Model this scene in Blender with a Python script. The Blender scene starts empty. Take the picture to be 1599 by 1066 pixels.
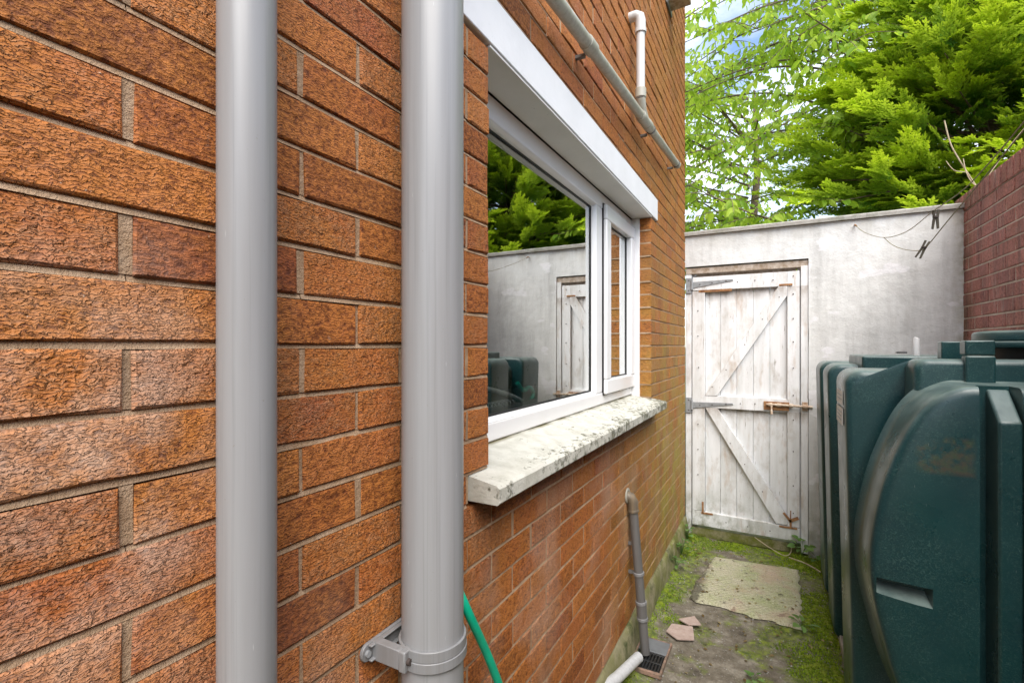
import bpy, bmesh, math, random
import numpy as np
from mathutils import Vector, Matrix, noise as mnoise
random.seed(7)
RNG = np.random.default_rng(11)
R = math.radians
sc = bpy.context.scene
COL = sc.collection

# ------------------------------------------------------------------ camera
FPX = 755.0
YAW = math.atan(410 / FPX)
CX, CZ = 0.63, 1.52
cam = bpy.data.cameras.new('camera')
cam.sensor_width = 36.0
cam.lens = FPX / 1599 * 36
cam.shift_y = 7 / 1599
cam.clip_start = 0.02
cam.clip_end = 2000
camo = bpy.data.objects.new('camera', cam)
COL.objects.link(camo)
camo.location = (CX, 0, CZ)
camo.rotation_euler = (R(90), 0, YAW)
sc.camera = camo

# ------------------------------------------------------------------ sky and sun
SUN_EL, SUN_AZ = R(52), R(147)      # azimuth measured clockwise from +Y
w = bpy.data.worlds.new('World')
sc.world = w
w.use_nodes = True
wt = w.node_tree
wt.nodes.clear()
wo = wt.nodes.new('ShaderNodeOutputWorld')
bg = wt.nodes.new('ShaderNodeBackground')
sky = wt.nodes.new('ShaderNodeTexSky')
sky.sky_type = 'NISHITA'
sky.sun_disc = False
sky.sun_elevation = SUN_EL
sky.sun_rotation = SUN_AZ
sky.air_density = 1.0
sky.dust_density = 1.0
tc = wt.nodes.new('ShaderNodeTexCoord')
mp = wt.nodes.new('ShaderNodeMapping')
mp.inputs['Scale'].default_value = (1.0, 1.0, 2.2)
mp.inputs['Location'].default_value = (2.3, 0.4, 0.0)
cn = wt.nodes.new('ShaderNodeTexNoise')
cn.inputs['Scale'].default_value = 1.9
cn.inputs['Detail'].default_value = 9
cn.inputs['Roughness'].default_value = 0.58
cr = wt.nodes.new('ShaderNodeMapRange')
cr.inputs['From Min'].default_value = 0.40
cr.inputs['From Max'].default_value = 0.60
cr.clamp = True
cmix = wt.nodes.new('ShaderNodeMix')
cmix.data_type = 'RGBA'
cmix.inputs['B'].default_value = (6.0, 6.3, 6.8, 1)
wt.links.new(tc.outputs['Generated'], mp.inputs['Vector'])
wt.links.new(mp.outputs[0], cn.inputs['Vector'])
wt.links.new(cn.outputs['Fac'], cr.inputs['Value'])
wt.links.new(cr.outputs[0], cmix.inputs['Factor'])
wt.links.new(sky.outputs[0], cmix.inputs['A'])
wt.links.new(cmix.outputs['Result'], bg.inputs['Color'])
bg.inputs['Strength'].default_value = 0.12
wt.links.new(bg.outputs[0], wo.inputs['Surface'])

sl = bpy.data.lights.new('sun', 'SUN')
sl.energy = 2.1
sl.angle = R(50)
sl.color = (1.0, 0.95, 0.87)
so = bpy.data.objects.new('sun', sl)
COL.objects.link(so)
sd = Vector((math.sin(SUN_AZ) * math.cos(SUN_EL), math.cos(SUN_AZ) * math.cos(SUN_EL), math.sin(SUN_EL)))
so.rotation_euler = sd.to_track_quat('Z', 'Y').to_euler()
so.location = (3, -3, 8)

sc.view_settings.view_transform = 'Standard'
sc.view_settings.look = 'None'
sc.view_settings.exposure = 1.45
sc.view_settings.gamma = 1.0
sc.view_settings.use_curve_mapping = False
sc.render.engine = 'CYCLES'
sc.cycles.max_bounces = 10
sc.cycles.transparent_max_bounces = 16

# ------------------------------------------------------------------ material helpers
class G:
    """tiny node-graph helper"""
    def __init__(s, name):
        s.m = bpy.data.materials.new(name)
        s.m.use_nodes = True
        s.t = s.m.node_tree
        s.b = s.t.nodes['Principled BSDF']
        s.out = s.t.nodes['Material Output']
    def put(s, sock, v):
        if isinstance(v, bpy.types.NodeSocket):
            s.t.links.new(v, sock)
        elif v is not None:
            if isinstance(v, (tuple, list)) and len(v) == 3 and sock.type == 'RGBA':
                v = (*v, 1)
            sock.default_value = v
    def node(s, typ, props=None, **ins):
        n = s.t.nodes.new(typ)
        for k, v in (props or {}).items():
            setattr(n, k, v)
        for k, v in ins.items():
            k2 = k.replace('_', ' ')
            s.put(n.inputs[k2], v)
        return n
    def geo(s):
        if not hasattr(s, '_g'):
            s._g = s.t.nodes.new('ShaderNodeNewGeometry')
        return s._g.outputs['Position']
    def map(s, vec, scale=(1, 1, 1), loc=(0, 0, 0)):
        return s.node('ShaderNodeMapping', None, Vector=vec, Scale=scale, Location=loc).outputs[0]
    def noise(s, vec, scale=5, detail=4, rough=0.55, dist=0.0):
        return s.node('ShaderNodeTexNoise', None, Vector=vec, Scale=scale, Detail=detail, Roughness=rough, Distortion=dist).outputs['Fac']
    def voro(s, vec, scale=5, feature='F1', out='Distance', rand=1.0):
        n = s.node('ShaderNodeTexVoronoi', {'feature': feature}, Vector=vec, Scale=scale, Randomness=rand)
        return n.outputs[out]
    def rng(s, v, a, b, c=0.0, d=1.0, smooth=False):
        n = s.node('ShaderNodeMapRange', {'clamp': True, 'interpolation_type': 'SMOOTHSTEP' if smooth else 'LINEAR'}, Value=v)
        n.inputs['From Min'].default_value = a
        n.inputs['From Max'].default_value = b
        n.inputs['To Min'].default_value = c
        n.inputs['To Max'].default_value = d
        return n.outputs[0]
    def math(s, op, a, b=0.0, c=None):
        n = s.t.nodes.new('ShaderNodeMath')
        n.operation = op
        s.put(n.inputs[0], a)
        s.put(n.inputs[1], b)
        if c is not None:
            s.put(n.inputs[2], c)
        return n.outputs[0]
    def vmath(s, op, a, b):
        n = s.t.nodes.new('ShaderNodeVectorMath')
        n.operation = op
        s.put(n.inputs[0], a)
        if isinstance(b, (int, float)):
            s.put(n.inputs['Scale'], b)
        else:
            s.put(n.inputs[1], b)
        return n.outputs[0]
    def mix(s, fac, a, b, mode='MIX'):
        n = s.node('ShaderNodeMix', {'data_type': 'RGBA', 'blend_type': mode})
        s.put(n.inputs[0], fac)
        s.put(n.inputs[6], a)
        s.put(n.inputs[7], b)
        return n.outputs[2]
    def ramp(s, fac, stops):
        n = s.t.nodes.new('ShaderNodeValToRGB')
        e = n.color_ramp.elements
        while len(e) < len(stops):
            e.new(0.5)
        for i, (p, c) in enumerate(stops):
            e[i].position = p
            e[i].color = (*c, 1) if len(c) == 3 else c
        s.put(n.inputs[0], fac)
        return n.outputs[0]
    def sep(s, vec):
        return s.node('ShaderNodeSeparateXYZ', None, Vector=vec).outputs
    def comb(s, x=0.0, y=0.0, z=0.0):
        return s.node('ShaderNodeCombineXYZ', None, X=x, Y=y, Z=z).outputs[0]
    def bump(s, h, strength=0.5, dist=0.002, normal=None):
        return s.node('ShaderNodeBump', None, Height=h, Strength=strength, Distance=dist, Normal=normal).outputs[0]
    def done(s, color=None, rough=None, normal=None, **kw):
        s.put(s.b.inputs['Base Color'], color)
        s.put(s.b.inputs['Roughness'], rough)
        if normal is not None:
            s.put(s.b.inputs['Normal'], normal)
        for k, v in kw.items():
            s.put(s.b.inputs[k.replace('_', ' ')], v)
        return s.m

MAT = {}

def brick_material(name, stops, grime, spread, orient):
    g = G(name)
    P = g.geo()
    oi = g.t.nodes.new('ShaderNodeObjectInfo').outputs['Random']
    at = g.t.nodes.new('ShaderNodeAttribute')
    at.attribute_name = 'rnd'
    r = g.math('FRACT', g.math('ADD', oi, at.outputs['Fac']))
    r2 = g.math('FRACT', g.math('MULTIPLY', r, 17.37))
    r3 = g.math('FRACT', g.math('MULTIPLY', r, 71.91))
    off = g.comb(g.math('MULTIPLY', r, 37.0), g.math('MULTIPLY', r2, 23.0), g.math('MULTIPLY', r3, 41.0))
    Q = g.vmath('ADD', P, off)
    base = g.ramp(r2, stops)
    n1 = g.noise(Q, 9, 5, 0.6)
    base = g.mix(g.rng(n1, 0.35, 0.7), base, g.mix(0.75, base, spread), 'MIX')
    sx, sy = orient
    # dragged rustic face: overlapping torn ridges running along the brick
    qx, qy, qz = g.sep(Q)
    big = g.noise(g.map(Q, (14, 26 * sx, 40 * sy)), 1.0, 2.5, 0.5, 0.6)
    mid = g.noise(g.map(Q, (60, 120 * sx, 165 * sy), (5, 3, 1)), 1.0, 2.0, 0.5, 0.5)
    fin = g.noise(g.map(Q, (120, 260 * sx, 420 * sy), (2, 8, 1)), 1.0, 2.0, 0.6, 0.4)
    lead = qz if sy >= sx * 0.99 else qy
    lead = g.math('MULTIPLY', lead, 205.0 if sy >= sx * 0.99 else 90.0)
    ph_ = g.math('ADD', lead, g.math('ADD', g.math('MULTIPLY', big, 3.0), g.math('MULTIPLY', mid, 3.4)))
    saw = g.math('FRACT', ph_)
    # overlapping torn flakes: each swells downwards, then drops away sharply
    flake = g.math('MULTIPLY', g.rng(saw, 0.0, 0.16), g.rng(saw, 0.16, 1.0, 1.0, 0.05))
    amp = g.rng(r3, 0.0, 1.0, 0.15, 1.25)
    patch = g.rng(g.noise(g.map(Q, (50, 60, 90)), 1.0, 3), 0.34, 0.60, 0.25, 1.2)
    pit = g.noise(Q, 420, 3, 0.65)
    hh = g.math('MULTIPLY', g.math('MULTIPLY', flake, amp), patch)
    hh = g.math('ADD', hh, g.math('ADD', g.math('MULTIPLY', mid, 0.75), g.math('MULTIPLY', g.math('ADD', pit, fin), 0.22)))
    dark = g.mix(1.0, base, (0.30, 0.22, 0.18), 'MULTIPLY')
    pale = g.mix(0.28, base, (0.66, 0.42, 0.25))
    c = g.mix(g.rng(hh, 0.52, 0.86), dark, base)  # shadow in the hollows under the flakes, put into the colour
    c = g.mix(g.rng(hh, 1.15, 1.60, 0, 0.7), c, pale)
    # drag streaks, specks of manganese and lime
    sp_ = g.rng(g.noise(Q, 150, 3, 0.7), 0.68, 0.74, 0, 0.7)
    c = g.mix(sp_, c, (0.07, 0.035, 0.02))
    c = g.mix(g.rng(g.noise(g.vmath('ADD', Q, (7, 7, 7)), 110, 3, 0.7), 0.70, 0.76, 0, 0.6), c, (0.62, 0.50, 0.38))
    c = grime(g, c, P, Q)
    rough = g.rng(n1, 0.3, 0.7, 0.60, 0.85)
    nrm = g.bump(hh, 1.0, 0.0058)
    return g.done(c, rough, nrm, Specular_IOR_Level=0.4)

def orange_grime(g, c, P, Q):
    x, y, z = g.sep(P)
    # lime bloom low on the nearest bricks
    d = g.vmath('MULTIPLY', g.vmath('SUBTRACT', P, (0.0, 0.235, 1.375)), (0, 7.0, 3.4))
    dl = g.node('ShaderNodeVectorMath', {'operation': 'LENGTH'})
    g.put(dl.inputs[0], d)
    m = g.rng(dl.outputs['Value'], 0.1, 1.35, 1.0, 0.0, True)
    m = g.math('MULTIPLY', m, g.rng(g.noise(P, 8, 6, 0.65), 0.42, 0.66))
    c = g.mix(g.math('MULTIPLY', m, 0.62), c, (0.60, 0.46, 0.36))
    sp = g.math('MULTIPLY', g.rng(g.noise(P, 38, 5, 0.65), 0.66, 0.78), 0.30)
    c = g.mix(sp, c, (0.55, 0.47, 0.38))
    # bloom in broad patches under the window
    u = g.math('MULTIPLY', g.rng(z, 1.25, 1.0), g.rng(g.noise(P, 3.2, 4), 0.48, 0.68))
    c = g.mix(g.math('MULTIPLY', u, 0.32), c, (0.55, 0.42, 0.34))
    # green-yellow algae toward the far end and the foot of the wall
    fa = g.math('MULTIPLY', g.rng(y, 1.9, 3.2), g.rng(z, 2.2, 0.7, 0.25, 1.0))
    fa = g.math('MULTIPLY', fa, g.rng(g.noise(g.map(P, (2.5, 2.5, 1.4)), 2.4, 4), 0.3, 0.6))
    c = g.mix(g.math('MULTIPLY', fa, 0.80), c, (0.30, 0.26, 0.045))
    sootn = g.math('MULTIPLY', g.rng(g.noise(g.map(P, (3, 3, 0.9), (3, 7, 1)), 2.0, 5), 0.54, 0.72), 0.28)
    c = g.mix(sootn, c, (0.09, 0.05, 0.035))
    return c

def red_grime(g, c, P, Q):
    x, y, z = g.sep(P)
    s = g.rng(g.noise(g.map(P, (14, 14, 1.8)), 1.0, 5, 0.65), 0.48, 0.66)
    c = g.mix(g.math('MULTIPLY', s, 0.5), c, (0.07, 0.045, 0.048))
    e = g.rng(g.noise(g.map(P, (22, 22, 3)), 1.0, 5, 0.7), 0.57, 0.72)
    c = g.mix(g.math('MULTIPLY', e, 0.75), c, (0.58, 0.50, 0.44))
    a = g.math('MULTIPLY', g.rng(y, 3.8, 4.07), g.rng(g.noise(P, 6, 4), 0.35, 0.6))
    return g.mix(g.math('MULTIPLY', a, 0.6), c, (0.09, 0.09, 0.03))

MAT['brick'] = brick_material('orange_rustic_brick', [
    (0.0, (0.36, 0.098, 0.021)), (0.25, (0.46, 0.148, 0.028)), (0.5, (0.40, 0.115, 0.021)),
    (0.75, (0.48, 0.168, 0.032)), (1.0, (0.33, 0.084, 0.022))], orange_grime, (0.42, 0.155, 0.026), (1, 1))
MAT['redbrick'] = brick_material('dull_red_brick', [
    (0.0, (0.54, 0.21, 0.18)), (0.35, (0.62, 0.26, 0.22)), (0.7, (0.48, 0.18, 0.16)),
    (1.0, (0.60, 0.27, 0.22))], red_grime, (0.55, 0.25, 0.20), (1.8, 0.35))

def mortar_material(name, c1, c2, far=True):
    g = G(name)
    P = g.geo()
    n = g.noise(P, 30, 5, 0.65)
    c = g.mix(g.rng(n, 0.3, 0.7), c1, c2)
    c = g.mix(g.rng(g.noise(P, 5, 4), 0.45, 0.7, 0, 0.5), c, (c1[0] * 0.45, c1[1] * 0.42, c1[2] * 0.4))
    x, y, z = g.sep(P)
    if far:
        fa = g.math('MULTIPLY', g.rng(y, 2.6, 3.8), g.rng(z, 1.6, 0.3))
        c = g.mix(g.math('MULTIPLY', fa, g.rng(g.noise(P, 5, 3), 0.35, 0.6, 0, 0.6)), c, (0.20, 0.19, 0.05))
    h = g.math('ADD', g.noise(P, 160, 4, 0.7), g.math('MULTIPLY', g.noise(P, 500, 2), 0.5))
    return g.done(c, 0.95, g.bump(h, 1.0, 0.0035))

MAT['mortar'] = mortar_material('beige_mortar', (0.36, 0.225, 0.125), (0.50, 0.36, 0.24))
MAT['redmortar'] = mortar_material('grey_mortar', (0.58, 0.51, 0.44), (0.72, 0.66, 0.58), False)

def mk_pvc(name, col, rough=0.30, dirt=0.25, dirtcol=(0.12, 0.10, 0.08)):
    g = G(name)
    P = g.geo()
    c = g.mix(g.rng(g.noise(g.map(P, (60, 60, 2.2)), 1.0, 6, 0.6), 0.30, 0.85, 0.0, dirt), col, dirtcol)
    sp = g.rng(g.voro(g.map(P, (1, 1, 0.6)), 95), 0.0, 0.075, 1.0, 0.0)
    keep = g.rng(g.noise(P, 11, 3), 0.58, 0.66)
    c = g.mix(g.math('MULTIPLY', g.math('MULTIPLY', sp, keep), 0.6), c, (0.13, 0.12, 0.11))
    sc2 = g.rng(g.voro(g.map(P, (70, 70, 9)), 1.0), 0.0, 0.05, 1.0, 0.0)
    c = g.mix(g.math('MULTIPLY', sc2, 0.45), c, (0.62, 0.63, 0.64))
    dr = g.rng(g.noise(g.map(P, (120, 120, 1.3), (3, 1, 0)), 1.0, 4, 0.6), 0.54, 0.74, 0, 0.5)
    c = g.mix(dr, c, tuple(v * 0.55 for v in col))
    spl = g.rng(g.noise(g.map(P, (1, 1, 0.8), (9, 9, 9)), 150, 3, 0.7), 0.70, 0.76, 0, 0.5)
    c = g.mix(spl, c, (0.20, 0.18, 0.15))
    ro = g.rng(g.noise(g.map(P, (14, 14, 5)), 2.0, 7, 0.7), 0.2, 0.8, rough - 0.03, rough + 0.08)
    n = g.bump(g.noise(g.map(P, (40, 40, 3)), 1.0, 4), 0.12, 0.0012)
    return g.done(c, ro, n, Specular_IOR_Level=0.55)

MAT['pvc'] = mk_pvc('grey_pvc', (0.29, 0.295, 0.305), 0.33)
MAT['pvcdark'] = mk_pvc('weathered_grey_pvc', (0.16, 0.155, 0.155), 0.42, 0.6, (0.06, 0.05, 0.035))
MAT['pvcold'] = mk_pvc('weathered_pale_pvc', (0.44, 0.43, 0.38), 0.42, 0.7, (0.20, 0.18, 0.11))
MAT['pvcwhite'] = mk_pvc('faded_white_pvc', (0.62, 0.63, 0.64), 0.35, 0.35)
MAT['clipgrey'] = mk_pvc('moulded_grey_clip', (0.24, 0.245, 0.255), 0.38, 0.5)
MAT['elbowdirt'] = mk_pvc('grimy_elbow_plastic', (0.10, 0.085, 0.07), 0.5, 0.8, (0.30, 0.22, 0.13))

def mk_upvc():
    g = G('white_window_plastic')
    P = g.geo()
    c = g.mix(g.rng(g.noise(P, 4, 4), 0.4, 0.75, 0, 0.25), (0.80, 0.80, 0.81), (0.64, 0.62, 0.57))
    return g.done(c, 0.22, g.bump(g.noise(P, 60, 2), 0.04, 0.001))
MAT['upvc'] = mk_upvc()

def mk_paint(name, col, spots=0.6, bumpd=0.0015):
    g = G(name)
    P = g.geo()
    c = g.mix(g.rng(g.noise(P, 6, 5), 0.35, 0.7, 0, 0.4), col, tuple(v * 0.78 for v in col))
    s = g.rng(g.noise(P, 45, 5, 0.7), 0.66, 0.74, 0, spots)
    c = g.mix(s, c, (0.16, 0.15, 0.13))
    h = g.math('ADD', g.noise(P, 40, 5, 0.6), g.math('MULTIPLY', g.noise(P, 220, 3), 0.3))
    return g.done(c, 0.6, g.bump(h, 0.6, bumpd))
MAT['lintel'] = mk_paint('white_masonry_paint', (0.80, 0.80, 0.82), 0.25)
MAT['soffit'] = mk_paint('dirty_white_soffit_paint', (0.74, 0.73, 0.70), 0.7)

def mk_sill():
    g = G('lichened_sill_paint')
    P = g.geo()
    x, y, z = g.sep(P)
    c = g.mix(g.rng(g.noise(P, 18, 5), 0.4, 0.7), (0.57, 0.56, 0.50), (0.44, 0.43, 0.37))
    mossn = g.noise(g.map(P, (1.3, 0.7, 0.6)), 46, 8, 0.74)
    edge = g.rng(x, 0.0, 0.072, 0.0, 0.100)
    fary = g.rng(y, 0.95, 2.9, -0.075, 0.055)
    edge = g.math('ADD', edge, g.rng(g.noise(P, 5, 3), 0.35, 0.65, -0.05, 0.06))
    thr = g.math('ADD', g.math('ADD', mossn, edge), fary)
    m = g.rng(thr, 0.585, 0.66)
    mc = g.mix(g.rng(g.noise(P, 60, 3), 0.4, 0.6), (0.050, 0.060, 0.030), (0.16, 0.15, 0.09))
    c = g.mix(g.math('MULTIPLY', m, 0.85), c, mc)
    # grime line along the window
    back = g.math('MULTIPLY', g.rng(x, -0.095, -0.112), g.rng(g.noise(P, 12, 3), 0.3, 0.6))
    c = g.mix(back, c, (0.16, 0.14, 0.07))
    h = g.math('ADD', g.noise(P, 70, 6, 0.65), g.math('MULTIPLY', m, 0.6))
    return g.done(c, 0.85, g.bump(h, 0.8, 0.003))
MAT['sill'] = mk_sill()

def mk_render():
    g = G('white_wall_render')
    P = g.geo()
    x, y, z = g.sep(P)
    big = g.noise(g.map(P, (1.6, 1, 1.1)), 1.6, 5, 0.6)
    c = g.mix(g.rng(big, 0.35, 0.68), (0.73, 0.74, 0.735), (0.58, 0.59, 0.585))
    st = g.rng(g.noise(g.map(P, (7, 3, 1.0)), 1.0, 7, 0.72), 0.48, 0.74, 0, 0.55)
    c = g.mix(st, c, (0.30, 0.30, 0.29))
    fl = g.rng(g.noise(P, 55, 6, 0.75), 0.60, 0.70, 0, 0.5)
    c = g.mix(fl, c, (0.22, 0.22, 0.20))
    pt = g.rng(g.noise(g.map(P, (1.4, 1, 2.2), (4, 0, 2)), 2.6, 3), 0.62, 0.65, 0, 0.6)
    c = g.mix(pt, c, (0.80, 0.80, 0.84))
    foot = g.math('MULTIPLY', g.rng(z, 0.65, 0.03), g.rng(g.noise(P, 9, 5), 0.32, 0.62))
    c = g.mix(g.math('MULTIPLY', foot, 0.85), c, (0.15, 0.15, 0.075))
    up = g.math('MULTIPLY', g.rng(z, 2.25, 2.38), g.rng(g.noise(g.map(P, (8, 1, 3)), 1.0, 4), 0.4, 0.7, 0, 0.6))
    c = g.mix(up, c, (0.36, 0.33, 0.26))
    rgt = g.math('MULTIPLY', g.rng(x, 1.62, 1.69), g.rng(g.noise(P, 14, 4), 0.35, 0.6))
    c = g.mix(g.math('MULTIPLY', rgt, 0.6), c, (0.24, 0.22, 0.10))
    h = g.math('ADD', g.noise(P, 9, 5, 0.6), g.math('MULTIPLY', g.noise(P, 90, 4, 0.7), 0.16))
    return g.done(c, 0.8, g.bump(h, 0.75, 0.012))
MAT['render'] = mk_render()

def mk_concrete(name, c1, c2, moss=0.3, scale=18):
    g = G(name)
    P = g.geo()
    if moss >= 1.0:
        y_ = g.sep(P)[1]
        mm = g.math('MULTIPLY', g.rng(g.noise(P, 8, 6, 0.7), 0.38, 0.58), g.rng(y_, 1.8, 3.6, 0.4, 1.0))
        c1 = g.mix(mm, c1, (0.11, 0.12, 0.02))
        c2 = g.mix(mm, c2, (0.17, 0.18, 0.03))
    c = g.mix(g.rng(g.noise(P, scale, 6, 0.65), 0.35, 0.68), c1, c2)
    c = g.mix(g.rng(g.noise(P, 7, 5, 0.7), 0.52, 0.66, 0, moss), c, (0.06, 0.075, 0.02))
    c = g.mix(g.rng(g.noise(P, 120, 3, 0.7), 0.6, 0.75, 0, 0.6), c, (0.08, 0.075, 0.065))
    h = g.math('ADD', g.noise(P, 40, 6, 0.7), g.math('MULTIPLY', g.noise(P, 300, 3), 0.4))
    return g.done(c, 0.92, g.bump(h, 0.8, 0.004))
MAT['coping'] = mk_concrete('grey_coping_concrete', (0.30, 0.28, 0.25), (0.42, 0.41, 0.38), 0.5)
MAT['plinth'] = mk_concrete('mossy_plinth_render', (0.22, 0.20, 0.10), (0.34, 0.30, 0.20), 1.0, 9)

def mk_wood():
    g = G('flaking_white_paint_on_timber')
    P = g.geo()
    oi = g.t.nodes.new('ShaderNodeObjectInfo').outputs['Random']
    Q = g.vmath('ADD', P, g.comb(g.math('MULTIPLY', oi, 13.0), 0.0, g.math('MULTIPLY', oi, 5.0)))
    x, y, z = g.sep(P)
    c = g.mix(g.rng(g.noise(g.map(Q, (20, 4, 2)), 1.0, 5), 0.35, 0.7), (0.78, 0.79, 0.81), (0.62, 0.63, 0.63))
    c = g.mix(g.rng(g.noise(g.map(Q, (9, 4, 5)), 1.0, 6, 0.7), 0.50, 0.72, 0, 0.55), c, (0.36, 0.31, 0.25))
    wear = g.rng(g.noise(g.map(Q, (60, 20, 6)), 1.0, 7, 0.75), 0.61, 0.67)
    c = g.mix(g.math('MULTIPLY', wear, 0.75), c, (0.25, 0.21, 0.17))
    grn = g.math('MULTIPLY', g.rng(z, 0.42, 0.10), g.rng(g.noise(g.map(Q, (9, 9, 7)), 1.0, 5, 0.7), 0.44, 0.62))
    grn = g.math('MULTIPLY', grn, g.rng(x, 0.75, 0.05, 0.15, 1.0))
    c = g.mix(g.math('MULTIPLY', grn, 0.95), c, (0.11, 0.12, 0.035))
    rs = g.math('MULTIPLY', g.rng(g.noise(g.map(P, (14, 3, 4), (2, 0, 0)), 1.0, 4), 0.60, 0.72), 0.4)
    c = g.mix(rs, c, (0.42, 0.27, 0.15))
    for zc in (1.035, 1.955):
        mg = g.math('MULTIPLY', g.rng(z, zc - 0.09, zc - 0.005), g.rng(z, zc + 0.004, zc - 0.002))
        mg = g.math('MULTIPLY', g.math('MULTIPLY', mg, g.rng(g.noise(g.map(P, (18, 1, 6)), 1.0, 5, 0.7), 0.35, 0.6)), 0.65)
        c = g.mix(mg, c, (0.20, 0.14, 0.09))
    h = g.math('ADD', g.noise(g.map(Q, (90, 40, 5)), 1.0, 5, 0.6), g.math('MULTIPLY', wear, -0.8))
    return g.done(c, 0.62, g.bump(h, 0.55, 0.0016))
MAT['wood'] = mk_wood()

def mk_barewood(name, col, col2):
    g = G(name)
    P = g.geo()
    n = g.noise(g.map(P, (30, 30, 30)), 1.0, 6, 0.7)
    c = g.mix(g.rng(n, 0.35, 0.65), col, col2)
    return g.done(c, 0.85, g.bump(n, 0.7, 0.002))
MAT['framehead'] = mk_barewood('flaking_brown_timber', (0.25, 0.18, 0.12), (0.52, 0.46, 0.40))
MAT['bark'] = mk_barewood('grey_brown_bark', (0.09, 0.06, 0.04), (0.20, 0.15, 0.11))
MAT['drystem'] = mk_barewood('dry_pale_stem', (0.38, 0.30, 0.20), (0.52, 0.45, 0.32))
MAT['pegwood'] = mk_barewood('weathered_peg_wood', (0.035, 0.03, 0.022), (0.08, 0.07, 0.05))
MAT['rust'] = mk_barewood('flaking_rust', (0.17, 0.065, 0.03), (0.44, 0.24, 0.10))
MAT['rustpaint'] = mk_barewood('rusted_cream_paint', (0.30, 0.16, 0.08), (0.62, 0.54, 0.44))
MAT['galv'] = mk_barewood('dull_galvanised_steel', (0.20, 0.21, 0.22), (0.30, 0.31, 0.32))
MAT['card'] = mk_barewood('sodden_pinkish_board', (0.36, 0.26, 0.22), (0.47, 0.37, 0.32))
MAT['terracotta'] = mk_barewood('broken_clay', (0.10, 0.085, 0.06), (0.36, 0.22, 0.16))

def simple(name, col, rough=0.5, **kw):
    g = G(name)
    P = g.geo()
    n = g.noise(P, 35, 4)
    c = g.mix(g.rng(n, 0.3, 0.7), col, tuple(v * 0.8 for v in col))
    return g.done(c, rough, g.bump(n, 0.15, 0.001), **kw)
MAT['gasket'] = simple('black_gasket', (0.012, 0.012, 0.013), 0.5)
MAT['spacer'] = simple('dark_grey_spacer', (0.12, 0.12, 0.12), 0.4)
MAT['nail'] = simple('rusty_nail_head', (0.06, 0.045, 0.04), 0.6)
MAT['grate'] = simple('wet_black_plastic', (0.02, 0.021, 0.022), 0.35)
MAT['greyboard'] = simple('slate_grey_cover', (0.17, 0.18, 0.19), 0.5)
MAT['chrome'] = simple('chrome_metal', (0.90, 0.91, 0.92), 0.28, Metallic=0.7)
MAT['teal'] = simple('teal_plastic', (0.0, 0.30, 0.20), 0.4)
MAT['line'] = simple('washing_line_cord', (0.30, 0.27, 0.17), 0.7)
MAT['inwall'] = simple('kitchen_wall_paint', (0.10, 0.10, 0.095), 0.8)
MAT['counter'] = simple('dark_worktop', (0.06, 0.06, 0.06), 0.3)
MAT['label'] = simple('faded_paper_label', (0.62, 0.60, 0.56), 0.6)
MAT['labelink'] = simple('faded_label_ink', (0.30, 0.36, 0.40), 0.6)
MAT['hose'] = simple('green_hose_rubber', (0.003, 0.40, 0.23), 0.32)
MAT['black'] = simple('black_plastic', (0.015, 0.015, 0.015), 0.4)
MAT['roofing'] = simple('dark_roof_felt', (0.05, 0.05, 0.05), 0.9)

def mk_glass():
    g = G('window_glass')
    P = g.geo()
    fr = g.node('ShaderNodeFresnel', None, IOR=2.3).outputs[0]
    tr = g.node('ShaderNodeBsdfTransparent', None, Color=(0.90, 0.93, 0.92, 1)).outputs[0]
    nb = g.bump(g.noise(P, 1.6, 2), 0.02, 0.02)
    gl = g.node('ShaderNodeBsdfGlossy', None, Roughness=0.004, Normal=nb, Color=(0.96, 0.98, 0.97, 1)).outputs[0]
    mx = g.node('ShaderNodeMixShader')
    front = g.math('SUBTRACT', 1.0, g.t.nodes['Geometry'].outputs['Backfacing'])
    g.put(mx.inputs[0], g.math('MULTIPLY', g.math('MINIMUM', g.math('MULTIPLY', fr, 2.7), 0.92), front))
    g.put(mx.inputs[1], tr)
    g.put(mx.inputs[2], gl)
    g.t.links.new(mx.outputs[0], g.out.inputs['Surface'])
    return g.m
MAT['glass'] = mk_glass()

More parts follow.
